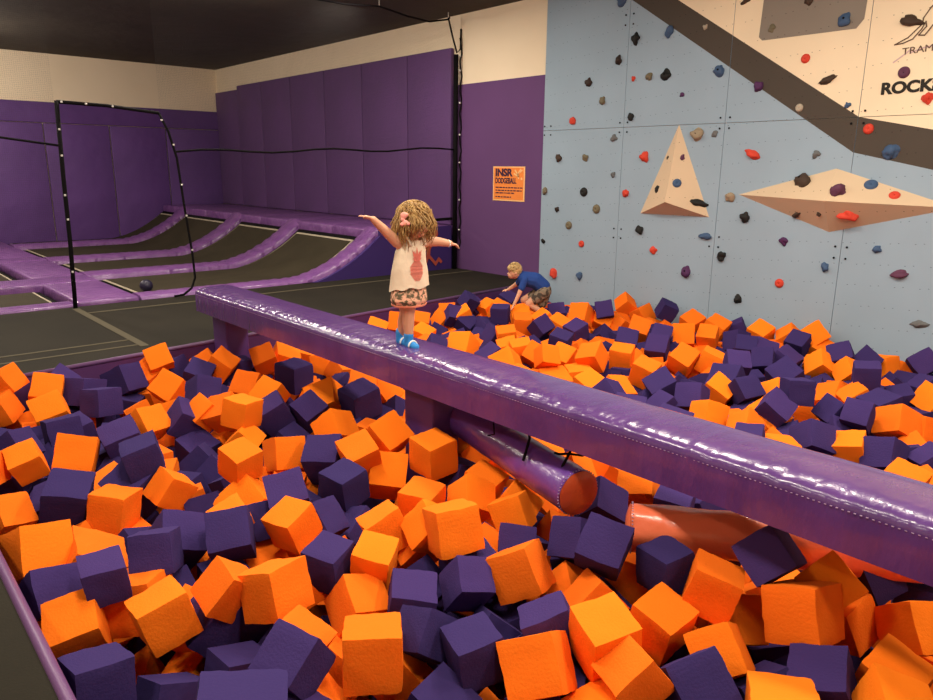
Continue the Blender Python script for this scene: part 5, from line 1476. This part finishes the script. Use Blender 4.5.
('P', 4.146, 5.127, -0.113, -0.45, -0.44, 2.61, 0.17, 'tilted purple foam cube beyond beam, first purple back straight below the girl'),
('P', 4.539, 6.332, -0.271, -1.18, 0.16, 3.13, 0.198, "half-buried purple foam cube beyond beam, third purple back straight below the girl's raised hand"),
('O', 4.514, 5.203, -0.24, 1.46, -0.81, 2.94, 0.194, 'half-buried orange foam cube beyond beam, second orange back straight below the girl'),
('O', 5.878, 6.082, -0.1, -0.44, 0.19, -2.69, 0.183, 'edge-up orange foam cube beyond beam, ninth orange back straight below the poster'),
('P', 6.477, 6.538, -0.13, -0.45, 0.26, -3.01, 0.193, 'tilted purple foam cube beyond beam, ninth purple back straight below the poster'),
('P', 5.533, 5.695, -0.051, -1.4, -0.01, -0.94, 0.186, 'level purple foam cube beyond beam, fifth purple back straight below the poster'),
('P', 6.036, 6.488, -0.219, 0.51, -1.17, 2.06, 0.192, 'half-buried purple foam cube beyond beam, sixth purple back straight below the poster'),
('O', 5.865, 5.707, -0.127, -0.64, 0.11, 2.47, 0.208, 'edge-up orange foam cube beyond beam, eighth orange back straight below the poster'),
('O', 4.978, 5.03, -0.112, -0.25, 0.14, 2.45, 0.182, 'edge-up orange foam cube beyond beam, fifth orange back straight below the poster'),
('O', 5.623, 5.44, -0.13, -1.81, 0.02, 2.41, 0.188, 'level orange foam cube beyond beam, sixth orange back straight below the poster'),
('O', 5.953, 5.439, -0.133, -0.26, 0.58, 2.69, 0.18, 'tilted orange foam cube beyond beam, fourteenth orange back straight below the boy'),
('P', 5.65, 5.19, -0.127, -2.24, -0.34, -0.05, 0.18, 'tilted purple foam cube beyond beam, third purple back straight below the boy'),
('O', 5.854, 5.134, -0.133, -0.43, 0.25, -2.92, 0.188, 'tilted orange foam cube beyond beam, thirteenth orange back straight below the boy'),
('P', 6.32, 5.567, -0.13, -0.54, 0.1, 2.45, 0.192, 'edge-up purple foam cube beyond beam, fourth purple back straight below the boy'),
('O', 6.231, 5.123, -0.063, -0.95, 0.11, 1.81, 0.209, 'edge-up orange foam cube beyond beam, fifteenth orange back straight below the boy'),
('P', 5.782, 4.811, -0.13, -0.25, 0.44, 2.9, 0.184, 'tilted purple foam cube beyond beam, second purple back straight below the boy'),
('P', 5.12, 4.447, -0.076, -0.23, 0.2, -2.77, 0.179, 'edge-up purple foam cube beyond beam, first purple back straight below the boy'),
('O', 6.309, 5.173, -0.23, -2.65, 0.86, 1.6, 0.219, 'tilted orange foam cube beyond beam, twelfth orange back straight below the boy'),
('O', 4.437, 3.895, -0.245, -0.37, 0.08, 2.71, 0.218, 'edge-up orange foam cube beyond beam, fourth orange back straight below the boy'),
('O', 4.043, 3.923, -0.13, -0.34, -0.11, -2.73, 0.189, 'edge-up orange foam cube beyond beam, first orange back straight below the poster'),
('O', 4.453, 4.014, -0.028, -2.88, 0.59, 1.33, 0.161, 'tilted orange foam cube beyond beam, eighth orange back straight below the boy'),
('O', 4.664, 3.825, -0.208, -0.1, 0.13, 2.46, 0.196, 'level orange foam cube beyond beam, fifth orange back straight below the boy'),
('O', 4.281, 4.314, -0.129, -0.79, 0.58, 2.23, 0.202, 'tilted orange foam cube beyond beam, second orange back straight below the poster'),
('P', 4.979, 4.836, -0.28, -0.83, -0.26, 2.88, 0.199, 'half-buried purple foam cube beyond beam, second purple back straight below the poster'),
('O', 4.667, 4.362, -0.113, 2.16, -0.49, 2.15, 0.176, 'tilted orange foam cube beyond beam, ninth orange back straight below the boy'),
('O', 4.837, 4.157, -0.131, -0.28, 0.67, -3.07, 0.184, 'tilted orange foam cube beyond beam, sixth orange back straight below the boy'),
('O', 5.181, 4.563, -0.184, -0.08, 0.33, 2.74, 0.183, 'edge-up orange foam cube beyond beam, tenth orange back straight below the boy'),
('O', 4.729, 4.577, -0.128, -0.17, 0.16, 2.52, 0.185, 'level orange foam cube beyond beam, third orange back straight below the poster'),
('O', 4.742, 4.763, -0.15, -0.26, 0.28, 2.42, 0.175, 'tilted orange foam cube beyond beam, fourth orange back straight below the poster'),
('P', 4.336, 4.564, -0.13, -0.18, 0.58, 2.72, 0.189, 'edge-up purple foam cube beyond beam, first purple back straight below the poster'),
('P', 4.993, 5.228, -0.149, -0.51, 1.0, 2.55, 0.178, 'tilted purple foam cube beyond beam, third purple back straight below the poster'),
('P', 6.417, 4.956, -0.005, -1.1, 0.22, 2.32, 0.183, 'tilted purple foam cube beyond beam, thirteenth purple back left below the triangular volume'),
('O', 6.43, 5.004, -0.118, -2.62, 0.5, 1.11, 0.193, 'tilted orange foam cube beyond beam, eighth orange back left below the triangular volume'),
('O', 6.555, 4.863, -0.179, -0.66, 0.92, 2.42, 0.203, 'tilted orange foam cube beyond beam, seventh orange back left below the triangular volume'),
('O', 7.226, 5.265, -0.077, -2.24, 0.71, 1.92, 0.186, 'tilted orange foam cube beyond beam, tenth orange back left below the triangular volume'),
('O', 7.296, 5.06, -0.183, -1.12, 0.29, 3.08, 0.196, 'tilted orange foam cube beyond beam, ninth orange back left below the triangular volume'),
('O', 6.355, 4.446, -0.129, -0.72, -0.26, 2.08, 0.202, 'tilted orange foam cube beyond beam, sixth orange back left below the triangular volume'),
('P', 7.216, 4.68, -0.058, -2.26, 1.1, 1.74, 0.188, 'tilted purple foam cube beyond beam, fourteenth purple back left below the triangular volume'),
('O', 7.105, 4.27, -0.129, -0.46, 0.44, 2.82, 0.198, 'tilted orange foam cube beyond beam, eleventh orange back straight below the triangular volume'),
('P', 6.225, 4.08, -0.13, -0.12, 0.48, -2.73, 0.189, 'edge-up purple foam cube beyond beam, twelfth purple back left below the triangular volume'),
('P', 5.801, 3.833, -0.13, -2.31, -0.06, 1.99, 0.191, 'edge-up purple foam cube beyond beam, tenth purple back left below the triangular volume'),
('P', 5.765, 4.166, -0.129, -0.18, 0.56, -2.62, 0.201, 'edge-up purple foam cube beyond beam, eleventh purple back left below the triangular volume'),
('O', 6.466, 3.969, -0.129, -1.08, 0.06, 2.1, 0.206, 'edge-up orange foam cube beyond beam, ninth orange back straight below the triangular volume'),
('O', 6.598, 3.779, -0.13, -2.12, -0.0, 1.93, 0.184, 'edge-up orange foam cube beyond beam, eighth orange back straight below the triangular volume'),
('O', 5.57, 3.407, -0.119, -0.43, 0.56, 3.08, 0.195, 'tilted orange foam cube beyond beam, seventh orange back straight below the triangular volume'),
('O', 4.872, 3.321, -0.088, -0.32, 0.24, -2.94, 0.181, 'tilted orange foam cube beyond beam, third orange back left below the triangular volume'),
('O', 5.276, 3.849, -0.126, -1.82, -0.07, 2.03, 0.19, 'level orange foam cube beyond beam, fourth orange back left below the triangular volume'),
('O', 4.811, 3.814, -0.052, -2.13, 0.25, 1.78, 0.189, 'tilted orange foam cube beyond beam, seventh orange back straight below the boy'),
('O', 6.608, 5.305, -0.368, -0.27, 0.76, -2.05, 0.2, 'half-buried orange foam cube beyond beam, eleventh orange back straight below the boy'),
('O', 6.564, 5.029, -0.366, 0.21, 1.23, 2.0, 0.2, 'half-buried orange foam cube beyond beam, fifth orange back left below the triangular volume'),
('P', 5.399, 4.012, -0.307, 0.69, -0.14, -2.59, 0.2, 'half-buried purple foam cube beyond beam, ninth purple back left below the triangular volume'),
('O', 7.033, 3.946, -0.123, -0.41, 0.22, -3.03, 0.207, 'tilted orange foam cube beyond beam, tenth orange back straight below the triangular volume'),
('O', 5.732, 3.236, -0.124, -1.54, 0.36, -1.16, 0.191, 'edge-up orange foam cube beyond beam, sixth orange back straight below the triangular volume'),
('O', 7.188, 3.522, -0.13, -0.41, 0.48, 2.9, 0.192, "tilted orange foam cube beyond beam, seventh orange back below the diamond volume's tip"),
('O', 7.277, 3.261, -0.13, -0.48, 0.68, 1.75, 0.181, "tilted orange foam cube beyond beam, sixth orange back below the diamond volume's tip"),
('O', 7.217, 3.004, -0.062, -0.99, 0.53, 2.53, 0.2, "tilted orange foam cube beyond beam, eleventh orange back below the diamond volume's middle"),
('O', 7.214, 2.931, -0.192, 0.89, -0.77, -2.16, 0.189, "half-buried orange foam cube beyond beam, tenth orange back below the diamond volume's middle"),
('P', 7.013, 3.053, -0.12, 2.52, -0.17, 1.62, 0.181, "edge-up purple foam cube beyond beam, twelfth purple back below the diamond volume's tip"),
('P', 6.654, 3.496, -0.13, -1.24, 0.36, 1.42, 0.187, "tilted purple foam cube beyond beam, thirteenth purple back below the diamond volume's tip"),
('P', 7.274, 3.832, -0.157, 1.34, -1.09, 2.31, 0.185, "half-buried purple foam cube beyond beam, fourteenth purple back below the diamond volume's tip"),
('P', 6.377, 3.256, -0.109, -0.58, -0.05, 2.06, 0.183, "edge-up purple foam cube beyond beam, eleventh purple back below the diamond volume's tip"),
('P', 6.47, 3.115, -0.151, -2.75, 0.24, -1.09, 0.199, "tilted purple foam cube beyond beam, tenth purple back below the diamond volume's tip"),
('P', 6.095, 2.939, -0.119, -0.93, 0.14, 1.95, 0.184, "edge-up purple foam cube beyond beam, ninth purple back below the diamond volume's tip"),
('P', 6.327, 2.846, -0.146, -0.5, 0.11, -3.12, 0.196, "edge-up purple foam cube beyond beam, eighth purple back below the diamond volume's tip"),
('P', 5.448, 2.842, -0.024, -0.62, -0.06, 2.22, 0.179, "edge-up purple foam cube beyond beam, seventh purple back below the diamond volume's tip"),
('P', 5.785, 2.59, -0.139, -0.44, 0.52, 2.64, 0.212, "tilted purple foam cube beyond beam, sixth purple back below the diamond volume's tip"),
('O', 6.547, 2.655, -0.187, 0.32, 0.5, -2.92, 0.17, "tilted orange foam cube beyond beam, eighth orange back below the diamond volume's middle"),
('P', 5.943, 3.252, -0.299, 2.25, -1.09, 1.78, 0.2, 'half-buried purple foam cube beyond beam, eighth purple back straight below the triangular volume'),
('P', 6.575, 2.467, -0.064, -0.71, 0.4, 1.95, 0.187, "tilted purple foam cube beyond beam, ninth purple back below the diamond volume's middle"),
('O', 6.4, 2.566, -0.142, -2.39, 0.69, 1.54, 0.189, "tilted orange foam cube beyond beam, ninth orange back below the diamond volume's middle"),
('O', 6.396, 2.326, -0.147, -1.05, 0.81, 1.5, 0.175, "tilted orange foam cube beyond beam, seventh orange back below the diamond volume's middle"),
('P', 5.902, 2.017, -0.012, -1.42, -0.08, -1.15, 0.18, "level purple foam cube beyond beam, seventh purple back below the diamond volume's middle"),
('P', 6.762, 2.346, -0.131, -0.74, 0.6, 2.87, 0.192, "tilted purple foam cube beyond beam, eighth purple back below the diamond volume's middle"),
('O', 6.945, 2.268, -0.189, -1.42, -0.02, 2.95, 0.216, "level orange foam cube beyond beam, eighth orange back at the photo's right edge"),
('O', 7.264, 2.16, -0.296, -0.37, -0.3, -2.67, 0.2, "half-buried orange foam cube beyond beam, seventh orange back at the photo's right edge"),
('P', 7.179, 2.001, -0.132, -1.03, 0.62, 2.22, 0.198, "tilted purple foam cube beyond beam, eighth purple back at the photo's right edge"),
('P', 6.416, 1.76, -0.163, 0.09, 0.52, 2.73, 0.164, "edge-up purple foam cube beyond beam, seventh purple back at the photo's right edge"),
('O', 6.071, 1.587, -0.148, -0.6, 1.04, 2.15, 0.191, "tilted orange foam cube beyond beam, sixth orange back at the photo's right edge"),
('P', 5.586, 1.794, -0.16, -0.07, 0.3, 2.7, 0.205, "edge-up purple foam cube beyond beam, fifth purple back at the photo's right edge"),
('P', 6.04, 1.806, -0.179, -0.3, 0.23, 2.24, 0.162, "tilted purple foam cube beyond beam, sixth purple back at the photo's right edge"),
('O', 5.747, 2.016, -0.184, -0.12, 0.58, 2.31, 0.19, "edge-up orange foam cube beyond beam, fifth orange back below the diamond volume's middle"),
('O', 5.787, 2.201, -0.223, -0.68, 0.37, 1.43, 0.187, "tilted orange foam cube beyond beam, sixth orange back below the diamond volume's middle"),
('P', 6.603, 2.429, -0.304, 0.36, -0.84, 2.61, 0.2, "half-buried purple foam cube beyond beam, sixth purple back below the diamond volume's middle"),
('O', 4.394, 3.242, -0.142, -0.59, -0.2, 3.02, 0.187, 'tilted orange foam cube beyond beam, second orange back left below the triangular volume'),
('P', 4.719, 3.038, -0.129, -0.37, 0.57, 2.43, 0.202, 'tilted purple foam cube beyond beam, seventh purple back left below the triangular volume'),
('P', 5.01, 3.412, -0.173, -1.65, 0.14, 1.57, 0.174, 'level purple foam cube beyond beam, eighth purple back left below the triangular volume'),
('O', 5.883, 3.589, -0.326, -0.69, -0.36, -2.11, 0.2, 'half-buried orange foam cube beyond beam, fifth orange back straight below the triangular volume'),
('O', 5.743, 3.392, -0.315, 0.43, -0.04, -2.91, 0.2, 'half-buried orange foam cube beyond beam, fourth orange back straight below the triangular volume'),
('P', 5.138, 3.005, -0.256, -1.23, 0.14, 1.26, 0.201, 'edge-up purple foam cube beyond beam, sixth purple back straight below the triangular volume'),
('P', 4.436, 2.845, -0.174, -0.05, 0.67, 2.77, 0.168, 'edge-up purple foam cube beyond beam, fifth purple back left below the triangular volume'),
('P', 4.062, 2.537, -0.141, 3.13, 0.23, -1.26, 0.204, 'level purple foam cube beyond beam, fourth purple back straight below the triangular volume'),
('P', 4.04, 2.86, -0.133, -0.08, -0.11, 2.19, 0.2, 'level purple foam cube beyond beam, fourth purple back left below the triangular volume'),
('P', 4.209, 3.171, -0.118, -1.03, 0.77, 1.98, 0.184, 'tilted purple foam cube beyond beam, sixth purple back left below the triangular volume'),
('O', 4.339, 3.463, -0.131, -0.38, 0.32, 3.03, 0.173, 'tilted orange foam cube beyond beam, third orange back straight below the boy'),
('P', 4.993, 2.14, 0.007, -1.67, 0.03, -0.74, 0.173, "level purple foam cube beyond beam, fourth purple back below the diamond volume's tip"),
('O', 5.236, 2.4, -0.154, -0.86, 0.51, 1.55, 0.197, "tilted orange foam cube beyond beam, fifth orange back below the diamond volume's tip"),
('O', 4.844, 2.284, -0.217, -0.58, 0.28, 2.94, 0.232, "tilted orange foam cube beyond beam, third orange back below the diamond volume's tip"),
('P', 4.812, 2.207, -0.108, -2.12, 0.81, 1.25, 0.193, "tilted purple foam cube beyond beam, third purple back below the diamond volume's tip"),
('O', 5.384, 2.279, -0.277, 1.48, -0.96, 2.43, 0.199, "half-buried orange foam cube beyond beam, fourth orange back below the diamond volume's tip"),
('O', 4.429, 2.481, -0.144, -1.93, 0.4, -0.47, 0.18, 'tilted orange foam cube beyond beam, second orange back straight below the triangular volume'),
('O', 4.437, 2.209, -0.15, -0.54, 0.61, 1.64, 0.169, "tilted orange foam cube beyond beam, second orange back below the diamond volume's tip"),
('P', 4.123, 2.017, -0.111, -0.27, 0.13, 1.94, 0.16, "edge-up purple foam cube beyond beam, second purple back below the diamond volume's tip"),
('O', 4.242, 1.895, -0.201, -0.01, -0.09, 2.39, 0.208, "level orange foam cube beyond beam, first orange back below the diamond volume's tip"),
('P', 4.592, 2.71, -0.098, -1.0, 0.19, 1.8, 0.183, 'edge-up purple foam cube beyond beam, fifth purple back straight below the triangular volume'),
('P', 5.259, 2.81, -0.143, -2.24, 0.15, 1.66, 0.229, 'edge-up purple foam cube beyond beam, seventh purple back straight below the triangular volume'),
('O', 5.029, 2.755, -0.155, -0.58, 0.29, -3.09, 0.193, 'tilted orange foam cube beyond beam, third orange back straight below the triangular volume'),
('P', 5.073, 2.556, -0.097, -0.88, 0.17, 2.64, 0.172, "edge-up purple foam cube beyond beam, fifth purple back below the diamond volume's tip"),
('O', 5.275, 1.566, -0.145, 2.17, 0.44, 1.27, 0.2, "tilted orange foam cube beyond beam, fifth orange back at the photo's right edge"),
('O', 5.413, 1.457, -0.184, -1.3, -0.28, 2.71, 0.162, "tilted orange foam cube beyond beam, fourth orange back at the photo's right edge"),
('P', 5.085, 1.753, -0.091, -2.47, -0.03, 1.67, 0.166, "edge-up purple foam cube beyond beam, fourth purple back below the diamond volume's middle"),
('P', 4.529, 1.807, -0.143, -1.07, 0.64, 1.28, 0.186, "tilted purple foam cube beyond beam, second purple back below the diamond volume's middle"),
('P', 5.133, 1.927, -0.131, -0.25, 0.9, 2.5, 0.174, "edge-up purple foam cube beyond beam, fifth purple back below the diamond volume's middle"),
('O', 4.644, 1.616, -0.183, -0.3, 0.24, 1.77, 0.176, "tilted orange foam cube beyond beam, fourth orange back below the diamond volume's middle"),
('P', 5.034, 1.84, -0.263, -2.59, 0.82, 1.23, 0.196, "tilted purple foam cube beyond beam, third purple back below the diamond volume's middle"),
('P', 4.656, 1.427, -0.169, -1.03, 0.28, 1.48, 0.188, "tilted purple foam cube beyond beam, fourth purple back at the photo's right edge"),
('O', 4.3, 1.204, -0.175, -0.26, 0.21, 3.1, 0.186, "tilted orange foam cube beyond beam, second orange back at the photo's right edge"),
('P', 4.773, 1.208, -0.176, 0.1, 0.6, 2.42, 0.164, "edge-up purple foam cube beyond beam, third purple back at the photo's right edge"),
('O', 5.525, 1.556, -0.383, 0.94, 0.59, 2.25, 0.2, "half-buried orange foam cube beyond beam, third orange back at the photo's right edge")]
GR = {'O': 'orange foam cubes in the pit', 'P': 'purple foam cubes in the pit'}
proto = {}
for i, (c, x, y, z, a, b_, g_, s_, lab) in enumerate(CUBES):
    k = (c, i % 7)
    if k not in proto:
        o = bpy.data.objects.new('foam_cube', FM[c][i % 7])
        proto[k] = o
    else:
        o = proto[k].copy()
    C.objects.link(o)
    o.location = (x, y, z)
    o.rotation_euler = (a, b_, g_)
    o.scale = (s_ * 1.035,) * 3
    tag(o, lab, 'foam cube', GR[c])

CC = [Vector(q[1:4]) for q in CUBES]
# the deeper layers of the pile, which nobody could count
bm = bmesh.new()
rnd = random.Random(3)
y = PY0 + 0.15
while y < 6.75:
    x = PX0 + 0.15
    while x < XW - 0.15:
        if y > rimy(x) - 0.15:
            x += 0.215
            continue
        inview = x > 0.2 and y > 0.3
        for zz in ((-0.30, -0.50, -0.70) if inview else (-0.16, -0.40, -0.62)):
            c = Vector((x + rnd.uniform(-0.04, 0.04), y + rnd.uniform(-0.04, 0.04), zz + rnd.uniform(-0.03, 0.03)))
            rot = Euler((rnd.uniform(0, 6), rnd.uniform(0, 6), rnd.uniform(0, 6))).to_matrix()
            if any((c - q).length < 0.19 for q in CC) or (abs(c.x - 2.6) < 0.24 and (abs(c.y - 3.25) < 0.28 or abs(c.y - 6.07) < 0.28)):
                continue
            if c.z > -0.4 and 2.3 < c.x < 3.4 and 0.3 < c.y < 3.5:
                continue
            add_box(bm, c - Vector((0.09,) * 3), c + Vector((0.09,) * 3), 0 if rnd.random() < 0.5 else 1, rot=rot)
        x += 0.215
    y += 0.215
o = obj('buried_foam_cubes', bm, [M['orange_foam'], M['purple_foam']])
tag(o, 'deeper foam cubes showing dark in the gaps of the pile', 'foam cubes', kind='stuff')
